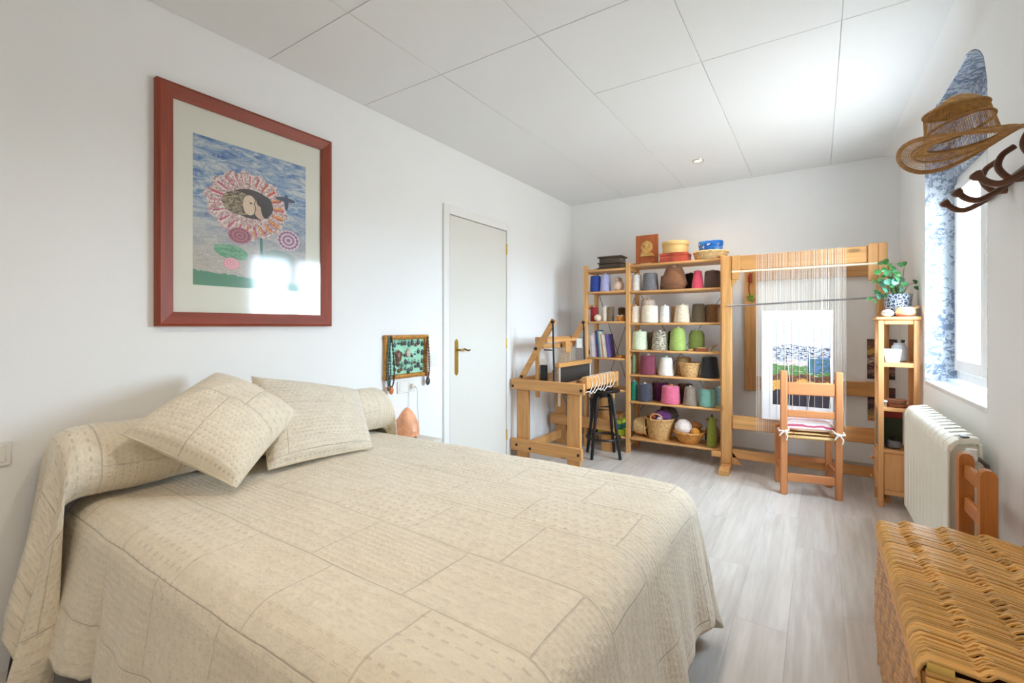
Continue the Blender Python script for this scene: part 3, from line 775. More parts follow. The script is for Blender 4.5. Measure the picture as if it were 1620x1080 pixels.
# pink row
S(-1.452, YF_, z5, .034, .030, .178, (20, 128, 106), 'teal green yarn cone beside the rack post')
S(-1.352, YF_, z5, .070, .058, .165, (68, 68, 80), 'slate blue yarn cone beside the teal green cone')
S(-1.245, YK, z5, .070, .074, .170, (104, 34, 88), 'deep purple yarn cone behind the slate blue cone')
S(-1.115, YF_, z5, .085, .074, .162, (222, 106, 136), 'wide rose pink yarn cone on the row above the baskets', tip=(226, 120, 70))
S(-1.022, YK, z5, .060, .064, .172, (96, 70, 52), 'coffee brown yarn cone behind the rose pink cone')
S(-.945, 4.28, z5, .062, .044, .165, (148, 130, 114), 'taupe yarn cone between rose pink and aqua cones')
S(-.805, YF_, z5, .068, .062, .155, (130, 190, 174), 'aqua turquoise yarn cone beside the taupe cone', tip=(226, 110, 70))
S(-.735, YK + .008, z5, .045, .045, .155, (120, 142, 138), 'grey green yarn cone behind the aqua cone')
# narrow bay
lz6, lz5, lz4, lz3, lz2, lz1 = LS
S(-1.842, YF_, lz2, .055, .048, .162, (38, 70, 158), 'royal blue yarn cone in the narrow bay')
S(-1.738, YF_, lz2, .055, .042, .172, (178, 180, 224), 'lavender yarn cone beside the royal blue cone', 0)
S(-1.655, YK, lz2, .036, .03, .145, (222, 204, 184), 'slim beige yarn cone behind the round vase')
S(-1.858, YF_, lz3, .036, .035, .145, (156, 36, 40), 'dark red yarn cone in the narrow bay')
S(-1.795, YK, lz3, .034, .03, .14, (192, 182, 170), 'light grey yarn cone behind the small white ball')
S(-1.742, YF_, lz3, .025, .023, .148, (232, 218, 190), 'slim cream yarn cone in the narrow bay')
S(-1.683, YF_, lz3, .031, .028, .143, (138, 120, 96), 'slim taupe yarn cone in the narrow bay')
S(-1.625, YK, lz3, .036, .034, .14, (106, 80, 58), 'slim brown yarn cone behind the small basket of stones')
va = thing('vase', 'round pale pink vase with lid on the narrow bay', 'vase', (-1.598, 4.27, lz2))
MB().lathe([(.025, 0), (.045, .02), (.052, .045), (.047, .075), (.03, .092), (.022, .095)], 28).obj('vase_body', mat('pale_pink_glaze', (226, 200, 180), .35), va)
MB().ball((-.012, 0, .112), .02, 14, 10).obj('vase_stopper', mat('pale_pink_glaze', (226, 200, 180), .35), va)
tag(MB().ball((0, 0, .034), .034, 20, 14, fn=lambda p, a: 1 + .02 * sin(9 * a + 7 * p)).obj('yarn_ball', yarn_mat('cream_ball', (232, 214, 190)), None, (-1.80, 4.235, lz3)), 'small cream ball of yarn beside the dark red cone', 'yarn ball')

WICK = mat('wicker_tan', (204, 158, 100), .6, var=.28, vs=60, bs=120, bst=.3)
WICKL = mat('wicker_straw', (220, 184, 128), .6, var=.25, vs=60, bs=120, bst=.3)
WICKO = mat('wicker_orange', (204, 140, 66), .6, var=.3, vs=50, bs=120, bst=.3)
def basket_body(r0, r1, hgt, rows=12, stakes=24, amp=.004, wob=0):
    """woven wall as relief geometry, hollow"""
    mb = MB(); pr = []; K = rows * 3
    for k in range(K + 1): u = k / K; pr.append((r0 + (r1 - r0) * (u ** .8), u * hgt))
    def fn(r, z, a):
        row = int(z / hgt * rows * .999); ph = pi * (row % 2)
        cell = abs(sin(pi * z / hgt * rows))
        return r + amp * sin(a * stakes + ph) * cell + amp * .6 * cell
    mb.lathe(pr, stakes * 4, fn=fn, cap=False)
    inner = [(r - amp * 2.2, z) for r, z in reversed(pr[::3])]
    mb.lathe(inner + [(inner[-1][0] * .5, .006), (.001, .006)], 24, cap=False)
    mb.lathe([(.001, .0), (r0 * .6, .0), (r0, .0)], 24, cap=False)
    return mb
def rim(r, z, rad, m, t, name='rim'):
    n = 40; MB().tube([(r * cos(2 * pi * k / n), r * sin(2 * pi * k / n), z + .002 * sin(k * 2.5)) for k in range(n)], rad, 6, closed=True).obj(name, m, t)
def basket(x, y, z, r0, r1, hgt, m, label, rows=12, stakes=24, amp=.004):
    t = thing('basket', label, 'basket', (x, y, z)); basket_body(r0, r1, hgt, rows, stakes, amp).obj('woven_body', m, t, smooth=70)
    rim(r1, hgt, .007 * r1 / .1 + .002, m, t); return t
basket(-.948, 4.285, z4, .066, .088, .118, WICK, 'little tan wicker basket between golden beige and black cones', 12, 20, .003)
bb = basket(-1.222, 4.325, z6, .094, .122, .185, WICK, 'large round wicker basket with loop handles on the bottom shelf', 16, 26, .004)
for s_ in (-1, 1):
    MB().tube([(-.05 * 1, s_ * .118, .18), (-.05, s_ * .128, .225), (-.02, s_ * .13, .245), (.02, s_ * .13, .245), (.05, s_ * .128, .225), (.05, s_ * .118, .18)], .007, 8).obj('handle', WICK, bb)
bw = basket(-.962, 4.315, z6, .070, .128, .098, WICKO, 'shallow orange brown wicker bowl holding wool balls', 9, 24, .004)
lb = thing('basket', 'straw basket tipped on its side at the rack post', 'basket', (-1.458, 4.33, z6 + .090)); lb.rotation_euler = (0, radians(84), radians(4))
basket_body(.062, .088, .11, 12, 20, .003).obj('woven_body', WICKL, lb, smooth=70); rim(.088, .11, .007, WICKL, lb)
MB().tube([(.05, .08, .11), (.0, .09, .135), (-.04, .06, .155), (-.05, 0, .16), (-.03, -.05, .15), (.02, -.085, .11)], .006, 8).obj('handle', WICKL, lb)
def wool_ball(x, y, z, r, rgb, label, sc=(1, 1, 1), cat='wool ball', fuzzy=.05):
    return tag(MB().ball((0, 0, 0), r, 28, 20, sc, fn=lambda p, a: 1 + fuzzy * sin(7 * a + 5 * p) * sin(9 * p - 3 * a) + fuzzy * .6 * sin(17 * a + 13 * p)).obj('wool_ball', yarn_mat(label[:16].replace(' ', '_'), rgb, 1), None, (x, y, z)), label, cat)
wool_ball(-1.005, 4.285, z6 + .135, .072, (242, 226, 216), 'fluffy white wool ball in the wicker bowl', fuzzy=.04)
wool_ball(-.90, 4.265, z6 + .108, .038, (232, 156, 46), 'small orange yellow wool ball in the wicker bowl')
wool_ball(-.935, 4.375, z6 + .145, .050, (186, 122, 62), 'tan wool skein at the back of the wicker bowl', (1.5, .8, .7))
wool_ball(-1.262, 4.30, z6 + .205, .048, (196, 92, 52), 'rust orange wool ball in the large basket', (1.1, 1, .7))
wool_ball(-1.195, 4.30, z6 + .215, .060, (104, 46, 112), 'purple wool heap in the large basket', (1.3, 1, .9), fuzzy=.09)
wool_ball(-1.165, 4.38, z6 + .215, .075, (84, 70, 66), 'dark brown wool heap at the back of the large basket', (1.2, .8, 1.1), fuzzy=.09)
wool_ball(-1.205, 4.255, z6 + .185, .030, (232, 214, 222), 'tiny pale lilac wool ball in the large basket')
S(-.765, 4.275, z6, .044, .030, .262, (142, 152, 56), 'tall chartreuse green yarn cone on the bottom shelf', 1, round_=True, tip=(60, 60, 40))
bg = thing('fabric_bag', 'gathered brown and grey cloth bag behind the chartreuse cone', 'bag', (-.785, 4.415, z6))
MB().lathe([(.04, 0), (.062, .03), (.064, .09), (.05, .13), (.022, .155), (.03, .175), (.048, .20), (.045, .205)], 30, fn=lambda r, z, a: r * (1 + (.05 + .1 * (z > .12)) * sin(9 * a + 12 * z))).obj('bag_body', mat('bag_cloth', (122, 92, 66), .9, var=.3, vs=25), bg)
MB().lathe([(.024, .15), (.034, .178), (.052, .205), (.058, .21), (.040, .19)], 30, fn=lambda r, z, a: r * (1 + .14 * sin(9 * a + 12 * z)), cap=False).obj('bag_ruffle', mat('bag_ruffle', (184, 176, 166), .9, var=.35, vs=50), bg)
# small wooden tools on the green row
bx = thing('wooden_box', 'small red brown open wooden box on the green row', 'box', (-.845, 4.235, z3))
MB().b2(-.045, .045, -.03, .03, 0, .028, .002).obj('box_body', wood('redbox', (142, 78, 44), 'x', knots=False), bx)
MB().b2(-.034, .034, -.02, .02, .028, .036, .002).obj('box_filling', wood('shavings', (222, 176, 118), 'x', knots=False), bx)
sh_ = thing('weaving_shuttle', 'wooden weaving shuttle leaning on a peg on the green row', 'shuttle', (-.765, 4.24, z3))
MB().tube([(-.035, 0, .004), (0, 0, .03), (.045, .01, .065)], [.006, .012, .004], 10).obj('shuttle_body', wood('shuttle', (216, 160, 100), 'x', knots=False), sh_)
MB().tube([(-.01, -.012, .006), (.015, -.005, .05)], .010, 10).obj('bobbin', mat('bobbin_grey', (150, 136, 118), .7), sh_)
tag(MB().tube([(-.02, 0, .011), (.02, 0, .011)], .0105, 10).obj('wooden_peg', wood('shuttle', (216, 160, 100), 'x', knots=False), None, (-.925, 4.225, z3)), 'short pale wooden peg in front of the olive cone', 'peg')
# small baskets of the narrow bay
sb = basket(-1.577, 4.265, lz3, .030, .046, .045, WICKO, 'tiny wicker basket of stones in the narrow bay', 6, 14, .002)
for k, (dx, dy, c) in enumerate(((-.018, -.012, (220, 208, 190)), (.016, -.008, (240, 232, 220)), (0, .014, (120, 104, 86)), (.02, .02, (96, 88, 72)))):
    tag(MB().ball((0, 0, 0), .017, 10, 8, (1, 1, .85)).obj('pebble', mat('peb%d' % k, c, .6), None, (-1.577 + dx, 4.265 + dy, lz3 + .05)), ['pale beige pebble', 'white pebble', 'brown pebble', 'dark olive pebble'][k] + ' in the tiny wicker basket', 'pebble')
tag(basket_body(.035, .048, .024, 4, 14, .002).obj('basket', WICKO, None, (-1.58, 4.27, lz4)), 'low wicker dish beside the row of books', 'basket')
# on top of the rack
jb = thing('lacquer_box', 'dark carved wooden casket on top of the narrow bay', 'box', (-1.685, 4.33, lz1))
DKW = wood('dark_casket', (86, 74, 62), 'x', knots=False)
MB().b2(-.125, .125, -.085, .085, 0, .022, .004).b2(-.112, .112, -.075, .075, .022, .055, .004).obj('casket_base', DKW, jb)
MB().b2(-.125, .125, -.085, .085, .058, .07, .004).b2(-.108, .108, -.072, .072, .07, .115, .004).b2(-.125, .125, -.085, .085, .115, .13, .005).obj('casket_lid', DKW, jb)
ic = thing('relief_plaque', 'reddish brown wooden relief plaque standing on top of the rack', 'plaque', (-1.345, 4.33, zt_))
RB = wood('plaque', (176, 96, 48), 'z', knots=False)
MB().b2(-.105, .105, -.006, .012, .022, .285, .003).obj('plaque_board', RB, ic)
MB().b2(-.125, .125, -.03, .03, 0, .022, .004).obj('plaque_foot', RB, ic)
GLD = mat('gold_relief', (196, 156, 92), .5, .2, var=.2, vs=40, bs=60, bst=.6)
MB().ball((0, -.008, .17), .055, 20, 12, (1, .14, 1.05), fn=lambda p, a: 1 + .06 * sin(9 * a)).ball((-.008, -.014, .185), .024, 14, 10, (1, .4, 1.15)).prism([(-.065, .085), (.075, .085), (.05, .11), (.012, .14), (-.03, .15), (-.05, .12)], -.016, -.006, 'y').obj('relief_figure', GLD, ic)
MB().b2(-.05, .05, -.034, -.03, .003, .019, .001).obj('name_plate', mat('brass_plate', (206, 178, 124), .35, .6), ic)
rb = thing('red_box', 'red patterned cardboard box under the round wooden box', 'box', (-1.08, 4.31, zt_))
REDB = mat('red_pattern', (178, 74, 56), .55, var=.35, vs=14)
MB().b2(-.118, .118, -.085, .085, 0, .060, .003).obj('box_body', REDB, rb); MB().b2(-.121, .121, -.088, .088, .060, .082, .003).obj('box_lid', REDB, rb)
ob = thing('round_wooden_box', 'round pale wooden box with lid on the red box', 'box', (-1.08, 4.31, zt_ + .082))
PAL = mat('pale_beech', (226, 186, 118), .5, var=.06, vs=8, scale=(1, 1, 8))
MB().lathe([(.108, 0), (.110, .003), (.110, .075)], 40).obj('box_body', PAL, ob); MB().lathe([(.114, .072), (.116, .075), (.116, .102), (.112, .106)], 40).obj('box_lid', PAL, ob)
tb = basket(-.785, 4.33, zt_, .118, .136, .068, WICKL, 'wide low straw basket holding the blue tin on top of the rack', 7, 26, .005)
bt = thing('blue_tin', 'oval blue tin with small flowers in the straw basket', 'tin', (-.785, 4.33, zt_ + .012))
def tin_mat():
    m, b = begin('blue_flower_tin'); v = coords('Object'); n = noise(v, 34, 2, .5)
    col = mixc(noise(v, 12, 2).smooth(.4, .6), s2l((28, 98, 178)), s2l((64, 140, 206)))
    col = mixc(n.smooth(.64, .68), col, s2l((232, 214, 232))); col = mixc(noise(v, 27, 2).smooth(.68, .71), col, s2l((226, 120, 190)))
    setc(b, col); b.inputs['Roughness'].default_value = .35; return m
TINM = tin_mat(); MX = Matrix.Diagonal((1.15, .8, 1.32, 1))
MB().lathe([(.078, 0), (.082, .004), (.084, .085)], 40, MX).obj('tin_body', TINM, bt); MB().lathe([(.086, .085), (.088, .088), (.088, .115), (.084, .119)], 40, MX).obj('tin_lid', TINM, bt)
# books and boxes of the narrow bay
BOOKS = [((196, 190, 190), .020, .215, 'grey'), ((232, 230, 234), .018, .22, 'white'), ((222, 226, 232), .014, .24, 'pale blue'), ((170, 110, 150), .012, .23, 'mauve'),
         ((46, 70, 118), .020, .262, 'navy blue'), ((120, 150, 150), .012, .255, 'sea green'), ((206, 210, 190), .016, .25, 'pale olive'), ((198, 140, 120), .013, .225, 'salmon'),
         ((236, 232, 224), .014, .222, 'ivory'), ((226, 214, 180), .014, .218, 'cream'), ((104, 88, 150), .024, .225, 'purple')]
x = -1.880
for k, (c, wd, hgt, nm) in enumerate(BOOKS):
    lean = radians(3 + k * .5)
    t = thing('book', nm + ' spined book leaning in the row on the narrow bay', 'book', (x + hgt * sin(lean) * 0 + .002, 4.24, lz4 + .0015 + wd * sin(lean) * 0), 0, 'books on the narrow bay')
    t.rotation_euler = (0, -lean, 0)
    t.location.x = x + wd * .5 + .02 * (k * .06)
    MB().b2(-wd / 2, -wd / 2 + .0015, 0, .16, .0, hgt, .0005).b2(wd / 2 - .0015, wd / 2, 0, .16, .0, hgt, .0005).b2(-wd / 2, wd / 2, -.002, .0, .0, hgt, .0005).obj('cover', mat('book_' + nm, c, .55, var=.12, vs=12), t, smooth=30)
    MB().b2(-wd / 2 + .0016, wd / 2 - .0016, .0005, .155, .003, hgt - .003, .0003).obj('pages', mat('paper', (236, 230, 216), .8), t)
    x += wd + .0015
for nm, c, x0, x1, za, zb_, lab in (('lime', (176, 200, 50), -1.80, -1.53, .145, .20, 'lime green storage box on the bottom of the narrow bay'), ('teal', (40, 110, 100), -1.79, -1.56, .20, .25, 'dark teal folder stack on the lime green box'),
                                 ('lime2', (186, 206, 70), -1.80, -1.56, .25, .285, 'lime green folder on the teal stack'), ('tan', (200, 150, 90), -1.80, -1.60, .285, .335, 'tan cardboard box above the folders'),
                                 ('dark', (60, 54, 50), -1.88, -1.81, .145, .47, 'dark upright box file in the narrow bay'), ('amber', (196, 140, 84), -1.795, -1.70, .335, .47, 'amber brown carton at the top of the pile')):
    tb_ = thing('storage_box', lab, 'box', ((x0 + x1) / 2, 4.34, za)); ww, hg = x1 - x0 - .004, zb_ - za - .001
    mm = mat('sbox_' + nm, c, .5, var=.1)
    MB().b2(-ww / 2, ww / 2, -.11, .11, 0, hg * .75, .003).obj('box_body', mm, tb_); MB().b2(-ww / 2 - .001, ww / 2 + .001, -.112, .112, hg * .76, hg, .002).obj('box_lid', mm, tb_)

# ================================================================== FLOOR LOOM (by the left wall)
LA = radians(-1.5)
fl_t = thing('floor_loom', 'wooden floor loom standing in the corner by the door', 'loom', (-2.285, 3.47, 0), LA)
W_, D_ = .70, .69     # W_ along x (towards the room), D_ along y (towards the back wall)
def fb(name, m, *a, **k): return MB().b2(*a, **k).obj(name, m, fl_t)
for yy, zr in ((0, .085), (D_, .20)):
    fb('leg', loomw('z'), .04, .16, yy, yy + .035, 0, .62); fb('leg', loomw('z'), .545, .665, yy, yy + .035, 0, .62)
    fb('foot_rail', loomw('x'), .0, W_ - .005, yy - .032, yy - .001, zr, zr + .105, ch=.004)
    fb('side_beam', loomw('x'), .0, W_ + .015, yy - .032, yy - .001, .625, .715, ch=.004)
fb('stretcher', loomw('y'), .10, .13, .036, D_ - .035, .07, .15)
fb('back_beam', loomw('y'), .004, .04, .0, D_ - .033, .63, .715)
fb('breast_beam', loomw('y'), W_ - .02, W_ + .03, .0, D_ - .033, .672, .768, ch=.005)
fb('cloth_beam', loomw('y'), W_ - .13, W_ - .08, .0, D_ - .033, .66, .72)
for yy in (.03, D_ - .075):
    fb('castle_post', loomw('z'), .215, .25, yy, yy + .022, .56, 1.045)
    MB().bar((.075, yy - .012, .715), (.415, yy - .012, 1.235), .02, .052).obj('arm', loomw('x'), fl_t)
    for px_, pz_ in ((.403, 1.217), (.235, .985), (.088, .735)): MB().tube([(px_, yy - .030, pz_), (px_, yy - .021, pz_)], .014, 10).obj('bolt', BLACKM, fl_t)
fb('castle_top', loomw('y'), .212, .262, .03, D_ - .053, 1.047, 1.085); fb('castle_bar', loomw('y'), .263, .285, .055, D_ - .08, .985, 1.025)
fb('castle_top', loomw('y'), .30, .335, .03, D_ - .053, 1.040, 1.07)
fb('roller_block', loomw('y'), .30, .345, .36, .45, .94, 1.039); fb('roller_edge', BLACKM, .294, .299, .355, .445, .935, 1.02)
fb('beater_bar', loomw('y'), .425, .465, .015, D_ - .03, .83, .868)
for yy in (.04, D_ - .05): fb('beater_side', mat('white_lath', (214, 204, 190), .6), .435, .455, yy, yy + .014, .50, .83)
fb('beater_base', loomw('y'), .425, .465, .02, D_ - .03, .66, .69)
rd = MB()
for k in range(100): rd.b2(.442, .448, .062 + k * .0057, .0650 + k * .0057, .69, .83, .0003)
ro = rd.obj('reed', mat('reed_metal', (86, 80, 74), .5, .3), fl_t); ro['kind'] = 'stuff'
fb('weight_block', BLACKM, .262, .325, .035, .06, .62, .845)
for k in range(6): MB().tube([(.268 + k * .010, .040, .85), (.27 + k * .010, .036 - .003 * k, .90), (.285 + k * .010, .038, .87)], .0022, 5).obj('cord', mat('white_cord', (236, 230, 220), .8), fl_t)
for k in range(7): MB().tube([(.285 + k * .011, .065, .975), (.285 + k * .011, .085, .972)], .0055, 6).obj('hook', BLACKM, fl_t)
hd = MB()
for k in range(70): hd.tube([(.318 + .012 * (k % 2), .10 + k * .0068, .66), (.322 + .012 * (k % 2), .10 + k * .0068, .985)], .0011, 4)
ho = hd.obj('heddles', mat('heddle_cord', (206, 196, 178), .8), fl_t); ho['kind'] = 'stuff'
for yy in (.012, D_ - .092): MB().tube([(.405, yy, 1.205), (.408, yy, 1.0), (.415, yy, .82), (.412, yy, .62)], .008, 8).obj('strap', mat('black_strap', (40, 38, 42), .7), fl_t)
MB().tube([(.36, .25, .63), (.40, .28, .48), (.38, .32, .38), (.43, .36, .20)], .014, 8).obj('treadle_cord', mat('brown_cord', (110, 92, 80), .8), fl_t)
for px_, pz_ in ((.02, .652), (W_ - .035, .135), (W_ - .01, .66), (.06, .135), (.20, .12)): MB().tube([(px_, -.036, pz_), (px_, -.030, pz_)], .012, 10).obj('bolt', BLACKM, fl_t)
fb('knot', mat('black_metal', (34, 31, 30)), W_ - .085, W_ - .055, .03, .05, .722, .73)
for k in range(8):
    yy = .05 + k * .065; MB().tube([(W_ - .06, yy, .74), (W_ - .0, yy + .01, .772), (W_ + .034, yy + .015, .765), (W_ + .038, yy + .03 + .02 * sin(k), .70), (W_ + .045, yy - .02, .655), (W_ + .04, yy - .07, .64 + .015 * cos(k * 2)), (W_ + .04, yy - .10, .652)], .0032, 6).obj('warp_end', mat('white_cord', (236, 230, 220), .8), fl_t)
pc = tag(MB().b2(-.03, .03, -.001, .001, -.045, .045, .0003).obj('paper_tag', mat('paper_white', (238, 238, 236), .7), None, (-1.905, 4.05, 1.02), .3), 'small white paper tag hanging on the floor loom', 'paper tag')

# ---- black stool
stl = thing('bar_stool', 'black metal stool with round seat pulled up to the floor loom', 'stool', (-1.634, 3.975, 0), radians(33))
MB().lathe([(.001, .585), (.12, .585), (.145, .59), (.15, .60), (.148, .612), (.12, .618), (.001, .616)], 32).obj('seat', BLACKM, stl)
MB().lathe([(.055, .54), (.055, .585)], 20).obj('seat_boss', BLACKM, stl)
for k in range(4):
    a = pi / 4 + k * pi / 2
    pts = [(.045 * cos(a), .045 * sin(a), .555), (.085 * cos(a), .085 * sin(a), .55), (.10 * cos(a), .10 * sin(a), .52), (.178 * cos(a), .178 * sin(a), .002)]
    MB().tube(pts, [.014, .016, .016, .014], 8).obj('leg', BLACKM, stl)
n = 40
MB().tube([(.150 * cos(2 * pi * k / n), .150 * sin(2 * pi * k / n), .175) for k in range(n)], .010, 8, closed=True).obj('foot_ring', BLACKM, stl)
MB().tube([(.113 * cos(2 * pi * k / 4 + pi / 4), .113 * sin(2 * pi * k / 4 + pi / 4), .435) for k in range(4)], .009, 8, closed=True).obj('brace', BLACKM, stl)

# ================================================================== WALL FRAME and PRINTS on the back wall
wf = thing('frame_loom', 'large plain board weaving frame hung on the back wall behind the tapestry loom', 'weaving frame', (0, YB, 0))
MB().b2(-.561, -.464, -.035, -.004, .60, 1.68, .004).obj('frame_side', loomw('z'), wf); MB().b2(.385, .462, -.035, -.004, .60, 1.68, .004).obj('frame_side', loomw('z'), wf)
MB().b2(-.463, .384, -.033, -.006, 1.585, 1.68, .004).obj('frame_rail', loomw('x'), wf); MB().b2(-.463, .384, -.033, -.006, .614, .73, .004).obj('frame_rail', loomw('x'), wf)
ga = thing('dried_garland', 'dried red flower garland hanging on the board frame', 'garland', (-.515, YB - .04, 0))
MB().tube([(.02, -.004, 1.66), (.0, -.006, 1.62), (-.01, -.004, 1.52), (.0, -.004, 1.44), (.02, -.004, 1.40), (.04, -.004, 1.42)], .004, 6).obj('stem', mat('red_stem', (150, 60, 50), .8), ga)
for k in range(10): MB().ball((.012 * sin(k * 2.2), -.01, 1.65 - .008 * k), .009, 6, 5).obj('dried_flower', mat('dried_red', (164, 64, 52), .8), ga)
for k in range(9): MB().ball((.02 * sin(k * 2.6) + .005, -.01, 1.46 - .006 * k), .012, 6, 5, (1, .3, .6)).obj('leaf', mat('dried_green', (104, 150, 44), .7), ga)
def print_mat(name, seed, stops, hs=9, extra=None):
    m, b = begin(name); mp = coords('UV', (2.2, hs, 1)); u, v, _ = split(coords('UV'))
    n = noise(mp, 2.2 + seed * .13, 6, .7, .7)
    f = (v * .8 + (n - .5) * .55 + .1)
    setc(b, ramp(f, [(p, s2l(c)) for p, c in stops], 'CONSTANT' if extra else 'LINEAR')); b.inputs['Roughness'].default_value = .5; return m
PR = print_mat('autumn_print', 1, [(0, (60, 44, 50)), (.2, (150, 120, 110)), (.3, (72, 48, 50)), (.42, (206, 190, 170)), (.5, (110, 76, 70)), (.6, (206, 170, 90)), (.7, (120, 90, 70)), (.85, (60, 50, 60)), (.95, (150, 90, 60))], 14, 1)
PR2 = print_mat('autumn_print_lower', 4, [(0, (180, 70, 50)), (.12, (200, 160, 90)), (.22, (150, 130, 100)), (.35, (70, 50, 56)), (.5, (130, 100, 96)), (.6, (60, 44, 50)), (.75, (110, 70, 70)), (.9, (66, 50, 56))], 14, 1)
PAPER = mat('print_paper', (236, 234, 236), .6, var=.01)
for x0, x1, z0, z1, m, lab in ((.315, .515, .735, 1.085, PR, 'brown and ochre landscape print pinned above the other print'), (.318, .517, .40, .70, PR2, 'dark reddish landscape print pinned below the other print')):
    t = thing('pinned_print', lab, 'print', (0, YB, 0))
    MB().b2(x0, x1, -.004, -.001, z0, z1, .0005).obj('paper_sheet', PAPER, t)
    MB().grid(lambda i, j: (x0 + .012 + (x1 - x0 - .024) * i, -.0046, z0 + .022 + (z1 - z0 - .03) * j), 1, 1, lambda i, j: (i, j)).obj('printed_image', m, t)

# ================================================================== TAPESTRY LOOM
TL = thing('tapestry_loom', 'tall upright wooden tapestry loom with white warp in front of the back wall', 'loom', (0, 0, 0))
LY = 4.13
def tb_(name, m, *a, **k): return MB().b2(*a, **k).obj(name, m, TL)
tb_('post', loomw('z'), -.668, -.592, LY, LY + .066, .055, 1.755, ch=.005)
tb_('post', loomw('z'), .348, .400, LY + .005, LY + .072, .055, 1.768, ch=.005); tb_('corner_brace', loomw('z'), .292, .347, LY - .006, LY + .0115, 1.50, 1.766, ch=.004)
for xa, xb in ((-.662, -.592), (.349, .399)):
    MB().prism([(3.97, .0), (4.19, .0), (4.19, .055), (4.02, .055), (3.975, .035)], xa, xb, 'x').obj('foot', loomw('y'), TL, smooth=20)
MB().prism([(-.59, .16), (-.52, .055), (-.59, .055)], LY + .02, LY + .06, 'y').obj('foot_brace', loomw('z'), TL, smooth=20)
tb_('top_beam', loomw('x'), -.589, .3475, LY + .012, LY + .070, 1.632, 1.752, ch=.006)
MB().prism([(-.589, 1.632), (-.530, 1.632), (-.530, 1.60), (-.589, 1.50)], LY + .004, LY + .03, 'y').obj('corner_brace', loomw('z'), TL, smooth=20)
tb_('corner_brace', loomw('z'), -.588, -.530, LY - .008, LY + .011, 1.56, 1.754)
tb_('lower_beam', loomw('x'), -.589, .3475, LY + .012, LY + .070, .345, .450, ch=.006)
tb_('stretcher', loomw('x'), -.5915, .3475, LY + .02, LY + .055, .105, .175, ch=.005)
tb_('stretcher_peg', loomw('x'), -.745, -.669, LY - .002, LY + .03, .10, .145, ch=.005)
MB().tube([(-.588, LY - .004, 1.622), (.347, LY - .004, 1.622)], .008, 10).obj('lease_rod', mat('pale_rod', (236, 220, 190), .5), TL)
MB().tube([(-.62, LY - .012, 1.345), (.41, LY - .012, 1.385)], .0065, 10).obj('heddle_rod', mat('steel_rod', (150, 148, 150), .3, .8), TL)
THR = mat('warp_white', (240, 236, 228), .8, var=.04)
WX0, WX1, NW = -.410, .163, 72
thm = MB().tube([(0, 0, 1.756), (0, -.001, 1.62), (0, 0, 1.36), (0, 0, .33)], .0009, 5).mesh('warp_thread', THR, 60)
thm2 = MB().tube([(0, 0, 1.756), (0, -.001, 1.62), (0, -.003, 1.36), (0, .001, .9), (0, 0, .325)], .00115, 5).mesh('warp_thread', mat('warp_cream', (240, 222, 202), .8), 60)
rt = random.Random(5)
for k in range(NW):
    xx = WX0 + (WX1 - WX0) * k / (NW - 1) + rt.uniform(-.0022, .0022)
    link('warp_thread', thm if k % 3 else thm2, TL, (xx, LY - .009 if k % 6 == 0 else LY + .003 + (k % 2) * .004, 0))
bk = MB()
for k in range(NW):
    xx = WX0 + .004 + (WX1 - WX0) * k / (NW - 1) + rt.uniform(-.002, .002)
    bk.tube([(xx, LY + .002, 1.756), (xx, LY + .04, 1.758), (xx, LY + .077, 1.752), (xx, LY + .077, 1.1), (xx, LY + .077, .34), (xx, LY + .04, .335)], .0010, 4)
bo = bk.obj('back_warp', THR, TL); bo['kind'] = 'stuff'
MB().tube([(.02, LY - .016, 1.37), (.022, LY - .02, 1.30), (.02, LY - .016, 1.24)], .003, 6).obj('loose_end', THR, TL)
for k, (x0, z0, x1, z1) in enumerate(((-.2, .95, -.19, .55), (-.06, 1.0, -.07, .48), (.07, .95, .06, .5), (.12, .7, .16, .45))):
    MB().tube([(x0, LY - .010, z0), ((x0 + x1) / 2 + .012, LY - .016, (z0 + z1) / 2), (x1, LY - .012, z1)], .002, 5).obj('loose_end', THR, TL)
def cartoon_mat():
    m, b = begin('landscape_cartoon'); u, v, _ = split(coords('UV'))
    n = noise(coords('UV', (3, 13, 1)), 2.6, 6, .7, 1.0); nb = noise(coords('UV', (2, 5, 1)), 2.2, 3)
    f = v + (nb - .5) * .14
    st = noise(coords('UV', (5, 26, 1)), 3, 4, .65, .8)
    def band(dark, light, t=.5): return mixc(st.smooth(t - .03, t + .03), s2l(dark), s2l(light))
    col = band((48, 46, 56), (60, 56, 66))
    col = mixc(f.gt(.17), col, band((200, 140, 60), (226, 176, 90)))
    col = mixc(f.gt(.29), col, band((206, 120, 40), (90, 60, 46), .42))
    col = mixc(f.gt(.36), col, band((88, 124, 64), (206, 204, 190), .6))
    col = mixc(f.gt(.47), col, band((160, 46, 60), (210, 206, 206), .42))
    col = mixc(f.gt(.53), col, band((58, 56, 76), (196, 196, 204), .48))
    col = mixc(f.gt(.70), col, band((150, 156, 170), (226, 230, 236), .36))
    right = (u.gt(.62)) * f.gt(.40) * f.lt(.56); col = mixc(right, col, band((60, 96, 70), (90, 120, 170), .5))
    br = noise(coords('UV', (14, 10, 1)), 2, 4, .7, 2); col = mixc((((br - .5).abs()).lt(.018)) * f.gt(.70) * .7, col, s2l((110, 110, 124)))
    setc(b, col); b.inputs['Roughness'].default_value = .7; return m
tb_('cartoon_sheet', PAPER, -.374, .088, LY - .0045, LY - .003, .455, 1.30, ch=.0008)
MB().grid(lambda i, j: (-.298 + .37 * i, LY - .0049, .575 + .655 * j), 1, 1, lambda i, j: (i, j)).obj('landscape_cartoon', cartoon_mat(), TL)

